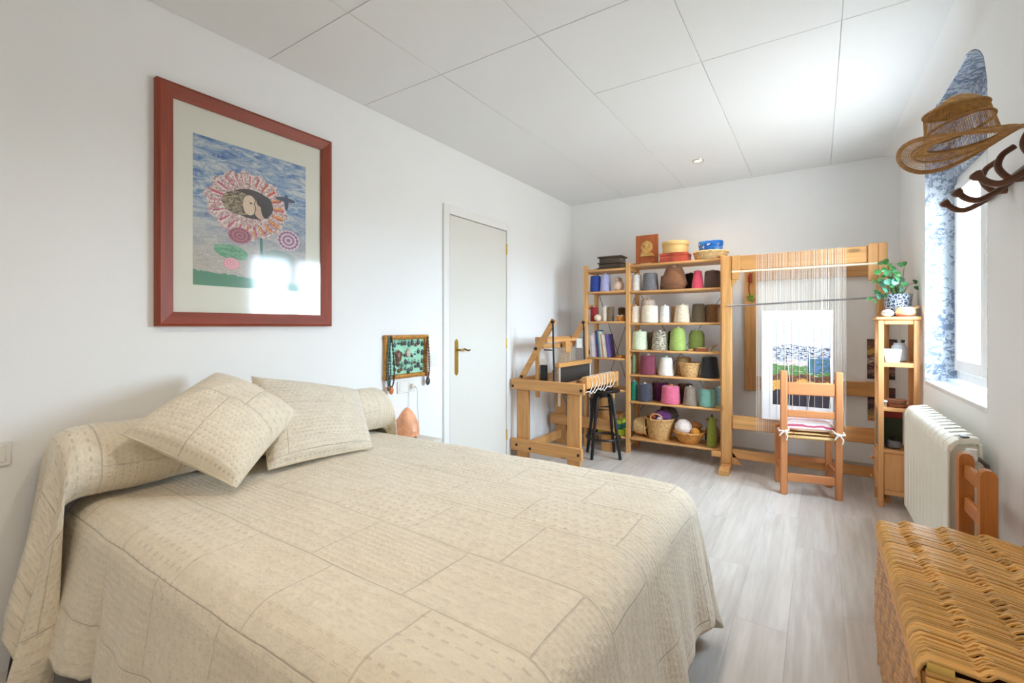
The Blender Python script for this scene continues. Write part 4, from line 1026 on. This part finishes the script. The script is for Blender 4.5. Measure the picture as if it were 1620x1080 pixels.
# ================================================================== CHAIR at the tapestry loom
ch = thing('rush_chair', 'reddish wooden chair with rush seat standing in front of the tapestry loom', 'chair', (-.045, 3.815, 0), radians(11))
def cb(name, m, *a, **k): return MB().b2(*a, **k).obj(name, m, ch)
for sx in (-1, 1):
    x0, x1 = (sx * .163 - .021, sx * .163 + .021)
    cb('back_leg', chairw('z'), x0, x1, -.018, .018, 0, .868, ch=.005); cb('front_leg', chairw('z'), x0, x1, .265, .30, 0, .44, ch=.005)
    cb('side_rail', chairw('y'), sx * .163 - .010, sx * .163 + .010, .0185, .2645, .14, .175); cb('seat_rail', chairw('y'), sx * .163 - .012, sx * .163 + .012, .0185, .2645, .385, .415)
cb('top_rail', chairw('x'), -.1415, .1415, -.010, .010, .700, .790, ch=.006); cb('lower_back_rail', chairw('x'), -.1415, .1415, -.010, .010, .545, .595, ch=.005)
cb('rung', chairw('x'), -.1415, .1415, -.010, .010, .095, .150); cb('rung', chairw('x'), -.1415, .1415, .273, .293, .17, .205)
def rush(i, j):
    x = -.150 + .30 * i; y = -.012 + .302 * j
    d = abs(abs(i - .5) - abs(j - .5)); return (x, y, .432 - .012 * max(0, .06 - d) / .06 + .0012 * sin(90 * (i if abs(i - .5) < abs(j - .5) else j)))
mb = MB().grid(rush, 40, 40); mb.b2(-.150, .150, -.013, .292, .392, .420, .012); mb.obj('rush_seat', mat('rush', (214, 176, 120), .7, var=.2, vs=20, scale=(4, 1, 20), bs=200), ch)
def stripe_mat():
    m, b = begin('striped_cushion'); v = coords('Object'); x, y, z = split(v)
    wv = noise(v, 9, 2) * .035
    f = ((y + wv + z * .5) * 34).fract(); g = ((y + wv) * 13 + .3).fract()
    col = mixc(f.lt(.42), s2l((236, 226, 228)), s2l((190, 88, 114))); col = mixc(g.lt(.3), col, s2l((240, 236, 234)))
    setc(b, col); b.inputs['Roughness'].default_value = .9; bump(b, noise(v, 200, 2), .3, .002); return m
cu = thing('chair_pad', 'pink and white striped seat pad tied to the chair at the loom', 'seat pad', (-.045, 3.815, .436), radians(11))
def pad(top):
    def f(i, j):
        x = -.158 + .316 * i; y = .022 + .272 * j
        e_ = max(0, (1 - (2 * i - 1) ** 4) * (1 - (2 * j - 1) ** 4)) ** .4
        return (x, y, (.030 + .058 * e_) if top else (.030 - .028 * e_))
    return f
mb = MB().grid(pad(1), 24, 24); mb.grid(pad(0), 24, 24, flip=True); mb.obj('pad', stripe_mat(), cu, smooth=180)
CORD = mat('white_cord', (236, 230, 220), .8)
for sx in (-1, 1):
    px_ = sx * .163
    tie_ = MB().tube([(sx * .13, .03, .03), (sx * .137, -.03, .02), (px_, -.028, .012), (sx * .192, -.02, .01), (sx * .194, .02, .02), (sx * .16, .03, .03)], .006, 6).obj('tie', CORD, cu)
    MB().ball((px_ - sx * .01, -.034, .010), .013, 8, 6).tube([(px_, -.034, .01), (px_ + .018, -.038, -.02), (px_ + .012, -.032, -.05)], .005, 6).tube([(px_, -.034, .01), (px_ - .022, -.04, -.005), (px_ - .03, -.036, -.022)], .005, 6).obj('tie_knot', CORD, tie_)

# ================================================================== NARROW STAND with shelves and drawers
SX0, SX1, SY0, SY1, SZ = .325, .536, 3.85, 4.085, 1.242
sd = thing('narrow_stand', 'narrow tall wooden shelf stand with two drawers beside the radiator', 'shelf stand', (0, 0, 0))
def sb_(name, m, *a, **k): return MB().b2(*a, **k).obj(name, m, sd)
for x0, x1 in ((SX0, SX0 + .030), (SX1 - .032, SX1)):
    for y0, y1 in ((SY0, SY0 + .028), (SY1 - .028, SY1)): sb_('post', standw('z'), x0, x1, y0, y1, 0, SZ - .022)
sb_('stand_top', standw('x'), SX0 - .012, SX1 + .004, SY0 - .014, SY1 + .01, SZ - .021, SZ, ch=.005)
for zz in (.945, .650, .378):
    sb_('shelf', standw('x'), SX0 + .002, SX1 - .002, SY0 + .003, SY1 - .003, zz - .022 if zz < .9 else zz - .03, zz)
sb_('top_rail', standw('x'), SX0 + .031, SX1 - .033, SY0 + .004, SY0 + .02, SZ - .05, SZ - .022)
sb_('side_panel', standw('z'), SX0 + .031, SX1 - .033, SY0 + .008, SY0 + .018, .115, .355); sb_('side_panel', standw('z'), SX0 + .031, SX1 - .033, SY1 - .018, SY1 - .008, .115, .355)
sb_('bottom_rail', standw('x'), SX0 + .031, SX1 - .033, SY0 + .003, SY0 + .022, .085, .115); sb_('cabinet_bottom', standw('x'), SX0 + .004, SX1 - .004, SY0 + .03, SY1 - .03, .09, .105)
for z0, z1 in ((.110, .228), (.234, .352)):
    d = sb_('drawer', standw('y'), SX0 - .008, SX1 - .05, SY0 + .031, SY1 - .031, z0, z1, ch=.004)
    MB().tube([(SX0 - .008, (SY0 + SY1) / 2, (z0 + z1) / 2), (SX0 - .018, (SY0 + SY1) / 2, (z0 + z1) / 2), (SX0 - .026, (SY0 + SY1) / 2, (z0 + z1) / 2), (SX0 - .032, (SY0 + SY1) / 2, (z0 + z1) / 2)], [.006, .007, .014, .009], 12).obj('knob', standw('x'), d)
# things on the stand
pt_ = thing('potted_plant', 'leafy green plant in a blue and white patterned pot on the stand', 'plant', (.440, 3.985, SZ))
def pot_mat():
    m, b = begin('blue_white_pot'); v = coords('Object')
    n = E.nt.nodes.new('ShaderNodeTexVoronoi'); n.feature = 'DISTANCE_TO_EDGE'; n.inputs['Scale'].default_value = 52; E.nt.links.new(v, n.inputs['Vector'])
    f = E(n.outputs[0]).smooth(.05, .12); f2 = noise(v, 80, 2).smooth(.36, .46)
    setc(b, mixc(f * f2, s2l((190, 196, 204)), s2l((50, 62, 90)))); b.inputs['Roughness'].default_value = .3; return m
POTM = pot_mat()
MB().lathe([(.052, 0), (.058, .01), (.070, .07), (.074, .135), (.076, .150), (.070, .150), (.066, .135), (.001, .132)], 36).obj('pot', POTM, pt_)
MB().lathe([(.001, .128), (.065, .133)], 20, cap=False).obj('soil', mat('soil', (66, 50, 40), .95), [c for c in pt_.children if c.name.startswith('pot')][0])
LEAF = [mat('leaf_a', (72, 138, 84), .4, var=.2, vs=30), mat('leaf_b', (96, 152, 128), .4, var=.2, vs=30), mat('leaf_c', (58, 112, 52), .4, var=.2, vs=30)]
def leaf_mesh(m):
    def f(i, j):
        u = i; a = (j - .5) * 2; wd = sin(pi * min(1, u * .94 + .03)) ** .6
        return (a * wd * .5, u - .02, .10 * (a * wd) ** 2 + .10 * sin(u * pi))
    return MB().grid(f, 6, 4).mesh('leaf', m, 180)
LM = [leaf_mesh(m) for m in LEAF]
leafpx = [(1376, 473, 2), (1380, 444, 2), (1390, 446, 2), (1388, 431, 2), (1394, 416, 2), (1402, 414, 2), (1407, 419, 2), (1424, 419, 2), (1431, 417, 2), (1395, 457, 0), (1405, 446, 1), (1400, 461, 1), (1412, 452, 0), (1398, 437, 0), (1386, 462, 0), (1418, 441, 0), (1410, 436, 0), (1408, 468, 1), (1424, 458, 1), (1418, 466, 1), (1447, 446, 2), (1451, 456, 2), (1384, 477, 2), (1432, 450, 0), (1402, 452, 1), (1393, 442, 0), (1415, 446, 1), (1406, 457, 0), (1422, 449, 0), (1412, 460, 1), (1399, 427, 2), (1411, 425, 2), (1416, 432, 0), (1390, 468, 1), (1404, 432, 0), (1420, 434, 2), (1397, 448, 1), (1425, 443, 1), (1409, 441, 0), (1416, 456, 0), (1403, 466, 0), (1426, 466, 1)]
fpx = 733.; Sx, Cx = sin(TH), cos(TH); rl = random.Random(11)
stems = []
for k, (ax, ay, li) in enumerate(leafpx):
    Y = 3.97 + rl.uniform(-.07, .05)
    if ax > 1440: Y = 3.99
    t_, v_ = (ax - 810) / fpx, (516 - ay) / fpx
    d = Vector((t_ * Cx - Sx, t_ * Sx + Cx, v_)); P = Vector((0, 0, CAMH)) + d * (Y / d.y)
    P -= Vector((.440, 3.985, SZ)); stems.append((P, li, k))
for P, li, k in stems:
    s_ = rl.uniform(.036, .052) * (1.05 if li == 1 else .85)
    o = link('leaf', LM[li], pt_, tuple(P)); o.scale = (s_, s_, s_)
    o.rotation_euler = (radians(rl.uniform(35, 85)), radians(rl.uniform(-30, 30)), rl.uniform(-1.2, 1.2))
    o.location = P - (o.rotation_euler.to_matrix() @ Vector((0, s_ * .45, 0)))
for P, li, k in stems[::2]:
    b0 = Vector((.02 * sin(k), .02 * cos(k), .13)); mid = (b0 + P) / 2 + Vector((0, 0, .03))
    MB().tube([b0, mid, P - Vector((0, 0, .004))], [.0025, .002, .0015], 5).obj('stem', mat('stem_green', (96, 110, 60), .6), pt_)
st_ = thing('painted_stone', 'white painted stone on the stand in front of the plant pot', 'stone', (.375, 3.872, SZ))
MB().ball((0, 0, .024), .032, 20, 12, (1.05, .9, .76)).obj('stone_body', mat('white_stone', (236, 230, 222), .5, var=.03), st_)
MB().tube([(-.018, -.0275, .03), (-.008, -.0305, .022), (.002, -.031, .030), (.012, -.0295, .022), (.022, -.0245, .028)], .002, 5).obj('painted_line', mat('stone_grey', (90, 90, 92), .6), st_)
pp = thing('ceramic_pot', 'small peach and red ceramic pot with side handle on the stand', 'pot', (.466, 3.885, SZ))
def peach_mat():
    m, b = begin('peach_glaze'); x, y, z = split(coords('Object')); setc(b, mixc(z.smooth(.004, .03), s2l((214, 90, 72)), s2l((240, 206, 150)))); b.inputs['Roughness'].default_value = .3; return m
PG = peach_mat()
MB().lathe([(.034, 0), (.048, .008), (.053, .028), (.048, .05), (.036, .062), (.030, .060), (.001, .056)], 30).obj('pot_body', PG, pp)
MB().tube([(.038, 0, .050), (.056, 0, .058), (.066, 0, .066)], [.009, .008, .009], 10).obj('handle', mat('peach_handle', (236, 190, 140), .35), pp)
cp = thing('white_cup', 'white square cup on the upper shelf of the stand', 'cup', (.402, 3.915, .945))
MB().add(*(lambda a, b_, h_: ([(-a, -a, 0), (a, -a, 0), (a, a, 0), (-a, a, 0), (-b_, -b_, h_), (b_, -b_, h_), (b_, b_, h_), (-b_, b_, h_), (-b_ + .004, -b_ + .004, h_), (b_ - .004, -b_ + .004, h_), (b_ - .004, b_ - .004, h_), (-b_ + .004, b_ - .004, h_), (-a + .004, -a + .004, .006), (a - .004, -a + .004, .006), (a - .004, a - .004, .006), (-a + .004, a - .004, .006)],
    [(3, 2, 1, 0), (0, 1, 5, 4), (1, 2, 6, 5), (2, 3, 7, 6), (3, 0, 4, 7), (4, 5, 9, 8), (5, 6, 10, 9), (6, 7, 11, 10), (7, 4, 8, 11), (8, 9, 13, 12), (9, 10, 14, 13), (10, 11, 15, 14), (11, 8, 12, 15), (12, 13, 14, 15)]))(.034, .045, .085)).obj('cup_body', mat('porcelain', (240, 240, 240), .25, var=.01), cp, smooth=20)
MB().tube([(-.03, -.0405, .035), (-.008, -.0395, .030), (.012, -.040, .034), (.03, -.0395, .030)], .0014, 5).obj('drawn_line', mat('stone_grey', (90, 90, 92), .6), cp)
gj = thing('glass_jar', 'grey glass jar with dark stoppers behind the white cup', 'jar', (.448, 4.005, .945))
MB().lathe([(.03, 0), (.045, .008), (.048, .06), (.04, .10), (.028, .115), (.030, .125), (.026, .125), (.024, .113), (.036, .10), (.044, .06), (.041, .012), (.001, .006)], 28).obj('jar_body', mat('grey_glass', (188, 194, 198), .12, var=.08, vs=30), gj)
for dx in (-.012, .014): MB().tube([(dx, 0, .10), (dx * 1.6, 0, .145)], [.005, .011], 8).obj('stopper', BLACKM, gj)
RBW = mat('coaster_brown', (150, 96, 70), .5, var=.2, vs=20)
for k in range(5):
    t = tag(MB().lathe([(.040, 0), (.052, .002), (.056, .010), (.050, .011), (.001, .006)], 28).obj('wooden_saucer', RBW, None, (.425 + .004 * sin(k * 2), 3.935 + .004 * cos(k * 3), .650 + k * .0095), 0), ['lowest', 'second lowest', 'middle', 'second highest', 'topmost'][k] + ' brown wooden saucer of the pile on the stand', 'saucer', 'pile of brown saucers')
tn = thing('small_tin', 'small silver and white tin on the middle shelf of the stand', 'tin', (.360, 3.905, .650))
MB().lathe([(.018, 0), (.019, .002), (.019, .034)], 20).obj('tin_body', SILV, tn); MB().lathe([(.0195, .034), (.0195, .042), (.017, .043)], 20).obj('tin_lid', mat('tin_white', (226, 228, 232), .3), tn)
def upbook(x0, x1, y0, y1, z0, z1, c, lab):
    t = thing('book', lab, 'book', (x0, y0, z0)); mm = mat('sbook_' + lab[:9].replace(' ', '_'), c, .5, var=.06)
    w_, d_, h_ = x1 - x0, y1 - y0, z1 - z0
    if d_ < w_: MB().b2(0, w_, 0, .0016, 0, h_, .0004).b2(0, w_, d_ - .0016, d_, 0, h_, .0004).b2(0, .0016, .0016, d_ - .0016, 0, h_, .0004).obj('cover', mm, t); MB().b2(.0018, w_ - .003, .0018, d_ - .0018, .003, h_ - .003, .0003).obj('pages', mat('paper', (236, 230, 216), .8), t)
    else: MB().b2(0, .0016, 0, d_, 0, h_, .0004).b2(w_ - .0016, w_, 0, d_, 0, h_, .0004).b2(.0016, w_ - .0016, 0, .0016, 0, h_, .0004).obj('cover', mm, t); MB().b2(.0018, w_ - .0018, .0018, d_ - .003, .003, h_ - .003, .0003).obj('pages', mat('paper', (236, 230, 216), .8), t)
upbook(.356, .470, 4.038, 4.054, .378, .612, (178, 60, 46), 'red book standing at the back of the lowest open shelf')
upbook(.362, .468, 4.022, 4.0365, .378, .560, (62, 74, 50), 'dark green book in front of the red book')
upbook(.330, .346, 3.885, 4.02, .378, .600, (60, 130, 130), 'teal book at the open edge of the lowest shelf')
upbook(.347, .356, 3.885, 4.015, .378, .592, (70, 64, 110), 'thin indigo book beside the teal book')
mg = thing('mug', 'dark grey rounded pot with black stopper on the lowest open shelf', 'pot', (.412, 3.925, .378))
MB().lathe([(.025, 0), (.042, .012), (.045, .03), (.036, .048), (.02, .054), (.001, .055)], 26).obj('pot_body', mat('grey_stoneware', (110, 108, 110), .5, var=.25, vs=40), mg)
MB().lathe([(.014, .053), (.017, .06), (.014, .072), (.001, .075)], 16).obj('stopper', BLACKM, mg)

# ================================================================== RADIATOR under the window
RDM = mat('radiator_enamel', (236, 234, 222), .35, var=.01)
rad = thing('radiator', 'white sectional radiator below the arched window', 'radiator', tuple(rw(0, 0, 0)), RWA)
NS, P0, P1 = 12, -1.222, -2.185
ps = (P1 - P0) / NS
sec = MB()
hw_ = abs(ps) / 2 - .0042
sec.b2(-.142, -.132, -hw_, hw_, .15, .675, .003)                                   # front plate
sec.prism([(-.142, .675), (-.138, .70), (-.118, .722), (-.105, .728), (-.105, .712), (-.118, .70), (-.130, .675)], -hw_, hw_, 'y')
sec.prism([(-.105, .728), (-.060, .737), (-.045, .737), (-.045, .715), (-.105, .712)], -hw_ * .6, hw_ * .6, 'y')  # curved head
sec.b2(-.132, -.040, -.006, .006, .17, .70, .002).b2(-.045, -.035, -hw_ * .8, hw_ * .8, .15, .715, .003)
sec.b2(-.095, -.055, -hw_, hw_, .19, .23, .012).b2(-.095, -.055, -hw_, hw_, .64, .68, .012)
sme = sec.mesh('section', RDM, 35)
for k in range(NS): link('section', sme, rad, (0, P0 + ps * (k + .5), 0))
vt = MB().tube([(-.075, P1 - .001, .66), (-.075, P1 - .015, .66)], .012, 12).obj('valve_body', GREYM, rad)
MB().tube([(-.075, P1 - .02, .655), (-.075, P1 - .02, .70)], [.017, .017], 14).obj('valve_knob', PLASTIC, vt)
MB().tube([(-.075, P1 - .012, .66), (-.05, P1 - .014, .66), (-.03, P1 - .014, .64), (-.03, P1 - .014, .30), (-.03, P1 - .014, .0)], .008, 10).obj('pipe', GREYM, rad)
for k in (2, 9): MB().b2(-.04, -.001, P0 + ps * (k + .5) - .012, P0 + ps * (k + .5) + .012, .60, .62, .002).obj('bracket', GREYM, rad)
MB().b2(-.100, -.070, P0 + ps * 11.5 - .02, P0 + ps * 11.5 + .02, .735, .740, .003).obj('air_vent', GREYM, rad)

# ================================================================== SMALL CHAIR behind the hamper
c2 = thing('child_chair', 'small wooden ladder back chair behind the wicker hamper', 'chair', (.474, 2.325, 0), radians(1.5))
CW = lambda a: wood('small_chair', (192, 118, 52), a, dark=.72, knots=True)
def kb(name, m, *a, **k): return MB().b2(*a, **k).obj(name, m, c2)
for sy in (-1, 1):
    y0, y1 = sy * .125 - .018, sy * .125 + .018
    pts = [(-.022, 0), (.022, 0), (.022, .67), (.018, .685), (.008, .693), (-.008, .693), (-.018, .685), (-.022, .67)]
    MB().prism(pts, y0, y1, 'y').obj('back_post', CW('z'), c2, smooth=30)
    kb('front_leg', CW('z'), -.258, -.228, y0, y1, 0, .335, ch=.004)
    kb('side_rung', CW('x'), -.2275, -.0225, sy * .125 - .009, sy * .125 + .009, .12, .145)
for z0, z1 in ((.600, .655), (.475, .530), (.10, .13)): kb('slat', CW('y'), -.008, .010, -.1065, .1065, z0, z1, ch=.005)
kb('seat', CW('y'), -.262, -.0225, -.15, .15, .336, .358, ch=.006)

# ================================================================== WICKER HAMPER
HX0, HX1, HY0, HY1, HZ = .178, .560, 1.250, 2.065, .500
hm = thing('wicker_hamper', 'large golden wicker hamper trunk with woven lid', 'hamper', (0, 0, 0))
def willow(name, rgb):
    m, b = begin(name); c = s2l(rgb); oi = E.nt.nodes.new('ShaderNodeObjectInfo'); r = E(oi.outputs['Random'])
    f = noise(coords('Object'), 9, 4, .6); g = noise(coords('Object'), 120, 2)
    col = mixc((f * .6 + r * .4).smooth(.2, .8), mul(c, .62), mul(c, 1.12)); col = mixc(g.smooth(.55, .75) * .3, col, mul(c, .5))
    setc(b, col); b.inputs['Roughness'].default_value = .38; return m
WLID, WBODY = willow('willow_lid', (230, 176, 98)), willow('willow_body', (200, 146, 88))
MB().b2(HX0 + .012, HX1 - .012, HY0 + .012, HY1 - .012, .012, HZ - .06, .004).obj('lining', mat('hamper_inside', (92, 58, 30), .9), hm)
# lid: strands across the width, diving under every stake in turn
SP = .0061; NL = int((HY1 - HY0 + .01) / SP); pitch = .098; NV = 24; lidm = []
for q in range(NV):
    ph = q / NV * 2 * pi; pts = [(HX0 - .006, 0, HZ - .045), (HX0 - .008, 0, HZ - .02), (HX0 - .001, 0, HZ - .004)]
    n = 40
    for k in range(1, n + 1):
        x = HX0 + (HX1 - HX0) * k / n
        s_ = ((x - HX0) / pitch + ph / (2 * pi)) % 1.0
        zz = .0090 * (1 - 2 * s_) if s_ > .16 else .0090 * (-1 + s_ / .16 * 1.68)
        sag = .004 * sin((x - HX0) * 9) + .006 * sin(pi * (x - HX0) / (HX1 - HX0))
        pts.append((x, .004 * (s_ - .5), HZ + zz + sag))
    pts += [(HX1 + .006, 0, HZ - .02), (HX1 + .004, 0, HZ - .045)]
    lidm.append(MB().tube(pts, .0034, 5).mesh('lid_strand', WLID, 70))
rh = random.Random(9)
for k in range(NL):
    q = int(k * .003 * NV + rh.uniform(0, NV * .22)) % NV
    o = link('lid_strand', lidm[q], hm, (0, HY0 - .004 + k * SP, rh.uniform(-.0008, .0008) + .006 * sin(pi * k / NL))); o.rotation_euler = (0, 0, rh.uniform(-.006, .006))
for k in range(7):
    x = HX0 + .03 + .062 * k
    if x < HX1 - .01: MB().tube([(x, HY0, HZ - .016), (x, (HY0 + HY1) / 2, HZ - .010), (x, HY1, HZ - .016)], .006, 6).obj('lid_stake', WBODY, hm)
for k in range(3):
    MB().tube([(HX0 + .002, HY0 - .012 - .006 * k, HZ - .016 - .012 * k), (HX0 + .15, HY0 - .010 - .006 * k, HZ - .012 - .013 * k), (HX1, HY0 - .012 - .006 * k, HZ - .018 - .012 * k)], .0068, 8).obj('lid_border', WLID, hm)
    MB().tube([(HX0, HY1 + .010, HZ - .014 - .012 * k), (HX1, HY1 + .010, HZ - .014 - .012 * k)], .0068, 8).obj('lid_border', WLID, hm)
MB().tube([(HX0 + .004, HY0 - .006, HZ - .006), (HX0 + .045, HY0 - .008, HZ - .008)], [.011, .010], 10).obj('corner_peg', mat('cut_willow', (196, 160, 80), .5), hm)
# body: rows of strands around, woven over stakes
RZ = .0068; NR = int((HZ - .062 - .004) / RZ); bp = .048
def rowmesh(L, ph, ax):
    n = int(L / .012); pts = []
    for k in range(n + 1):
        s = L * k / n; d = .0048 * sin(pi * s / bp + ph)
        pts.append((d, s, 0) if ax == 'y' else (s, d, 0))
    return MB().tube(pts, .0040, 5).mesh('side_strand', WBODY, 70)
LY_ = HY1 - HY0; LX_ = HX1 - HX0
ry = [rowmesh(LY_, q * pi / 3, 'y') for q in range(6)]; rx_ = [rowmesh(LX_, q * pi / 3, 'x') for q in range(6)]
back = MB()
for k in range(NR):
    z = .008 + k * RZ; bul = .012 * sin(pi * k / NR)
    q = (k % 2) * 3 + (k // 8) % 3
    link('side_strand', ry[q % 6], hm, (HX0 + .004 - bul, HY0, z)); link('side_strand', rx_[q % 6], hm, (HX0, HY0 + .004 - bul, z))
    for L, base, ax in ((LY_, (HX1 - .002, HY0), 'y'), (LX_, (HX0, HY1 - .004), 'x')):
        n = int(L / .024); pts = []
        for kk in range(n + 1):
            s = L * kk / n; d = .0045 * sin(pi * s / bp + (k % 2) * pi); pts.append((base[0] + d, base[1] + s, z) if ax == 'y' else (base[0] + s, base[1] + d, z))
        back.tube(pts, .0040, 4)
o = back.obj('far_side_weave', WBODY, hm); o['kind'] = 'stuff'
for x in (HX0 + .006, HX1 - .006):
    for y in (HY0 + .006, HY1 - .006): MB().tube([(x, y, .0), (x, y, HZ - .02)], .013, 10).obj('corner_post', WBODY, hm)
for k in range(3):
    MB().tube([(HX0 - .004 - .002 * k, HY0, HZ - .062 + .009 * k), (HX0 - .004 - .002 * k, HY1, HZ - .062 + .009 * k)], .006, 7).obj('rim_strand', WBODY, hm)
    MB().tube([(HX0, HY0 - .006 - .002 * k, HZ - .062 + .006 * k), (HX1, HY0 - .006 - .002 * k, HZ - .062 + .006 * k)], .006, 7).obj('rim_strand', WLID, hm)

# ================================================================== COAT HOOKS and STRAW HAT on the right wall
BENT = mat('bentwood', (96, 58, 38), .3, var=.2, vs=20)
ck = thing('coat_rack', 'dark bentwood coat rack with curved hooks on the white wall', 'coat rack', tuple(rw(0, -2.36, 1.70)), RWA)
MB().tube([(-.014, .26, -.012), (-.014, .0, -.005), (-.014, -.36, .0)], .013, 10).obj('back_bar', BENT, ck)
for k, y in enumerate((.04, -.125, -.345)):
    lh = MB().tube(curve([(-.012, y, -.005), (-.035, y, -.028), (-.075, y + .005, -.062), (-.115, y + .01, -.082), (-.145, y + .01, -.074), (-.168, y + .01, -.052)]), .0102, 10).obj('lower_hook', BENT, ck)
    MB().tube([(-.160, y + .01, -.060), (-.168, y + .01, -.052), (-.176, y + .01, -.043), (-.179, y + .01, -.039)], [.009, .016, .017, .010], 10).obj('hook_cap', BENT, lh)
    MB().tube(curve([(-.014, y - .03, -.035), (-.05, y - .03, -.03), (-.078, y - .03, .01), (-.070, y - .03, .05), (-.04, y - .03, .075)]), .010, 10).obj('upper_hook', BENT, ck)
STRAW = mat('straw_brown', (196, 150, 88), .55, var=.3, vs=60, bs=200, bst=.5); STRAWD = mat('straw_band', (168, 122, 66), .55, var=.2, vs=60, bs=200, bst=.4)
hat = thing('straw_hat', 'brown open weave straw hat hanging on the coat rack', 'hat', (.388, 2.05, 1.775)); hat.rotation_euler = (Matrix.Rotation(radians(9), 3, Vector((-.18, -.94, -.28))) @ Matrix.Rotation(.5, 3, 'Z')).to_euler()
def brim_z(r, a): u = (r - .085) / .08; return .0 - .012 * u + .038 * u * u * (cos(2 * a) * .9 + .05)
def crown_r(u, a): return (.090 - .012 * u) * (1 + .10 * cos(2 * a))
mb = MB()
mb.grid(lambda i, j: ((lambda r, a: (r * 1.06 * cos(a), r * .94 * sin(a), brim_z(r, a)))(.085 + .074 * j, 2 * pi * i)), 120, 16)
br_o = mb.obj('brim', STRAW, hat); wm = br_o.modifiers.new('weave', 'WIREFRAME'); wm.thickness = .0024; wm.use_even_offset = False
mb = MB(); mb.grid(lambda i, j: ((lambda u, a: (crown_r(u, a) * cos(a), crown_r(u, a) * sin(a) * .9, .002 + .108 * u))(j, 2 * pi * i)), 90, 20)
cr_o = mb.obj('crown_side', STRAW, hat); wm = cr_o.modifiers.new('weave', 'WIREFRAME'); wm.thickness = .0018; wm.use_even_offset = False
def crown_top(i, j):
    a = 2 * pi * i; q = 1 - j; r = crown_r(1 + .3 * (1 - q), a) * q
    z = .110 + .048 * (1 - q ** 2.4) - .030 * math.exp(-((q * sin(a)) / .30) ** 2) * (1 - q * .6)
    return (r * cos(a), r * sin(a) * .9, z)
MB().grid(crown_top, 60, 14).obj('crown_top', STRAW, hat, smooth=180)
def ringt(rf, zf, rad, name, m, sx=1.0, sy=.9, flat=1):
    n = 60; MB().tube([(rf(2 * pi * k / n) * sx * cos(2 * pi * k / n), rf(2 * pi * k / n) * sy * sin(2 * pi * k / n), zf(2 * pi * k / n)) for k in range(n)], rad, 8, closed=True).obj(name, m, hat)
ringt(lambda a: .158, lambda a: brim_z(.158, a), .0052, 'brim_edge', STRAWD, 1.06, .94)
ringt(lambda a: .153, lambda a: brim_z(.153, a), .0045, 'brim_edge', STRAWD, 1.06, .94)
ringt(lambda a: .122, lambda a: brim_z(.122, a), .0038, 'brim_band', STRAWD, 1.06, .94)
ringt(lambda a: crown_r(0, a) + .001, lambda a: .004, .0058, 'hat_band', STRAWD)
ringt(lambda a: crown_r(.5, a) + .001, lambda a: .052 + .018 * cos(a + 1), .0045, 'hat_band', STRAWD)
ringt(lambda a: crown_r(1, a) + .0005, lambda a: .109, .005, 'hat_band', STRAWD)
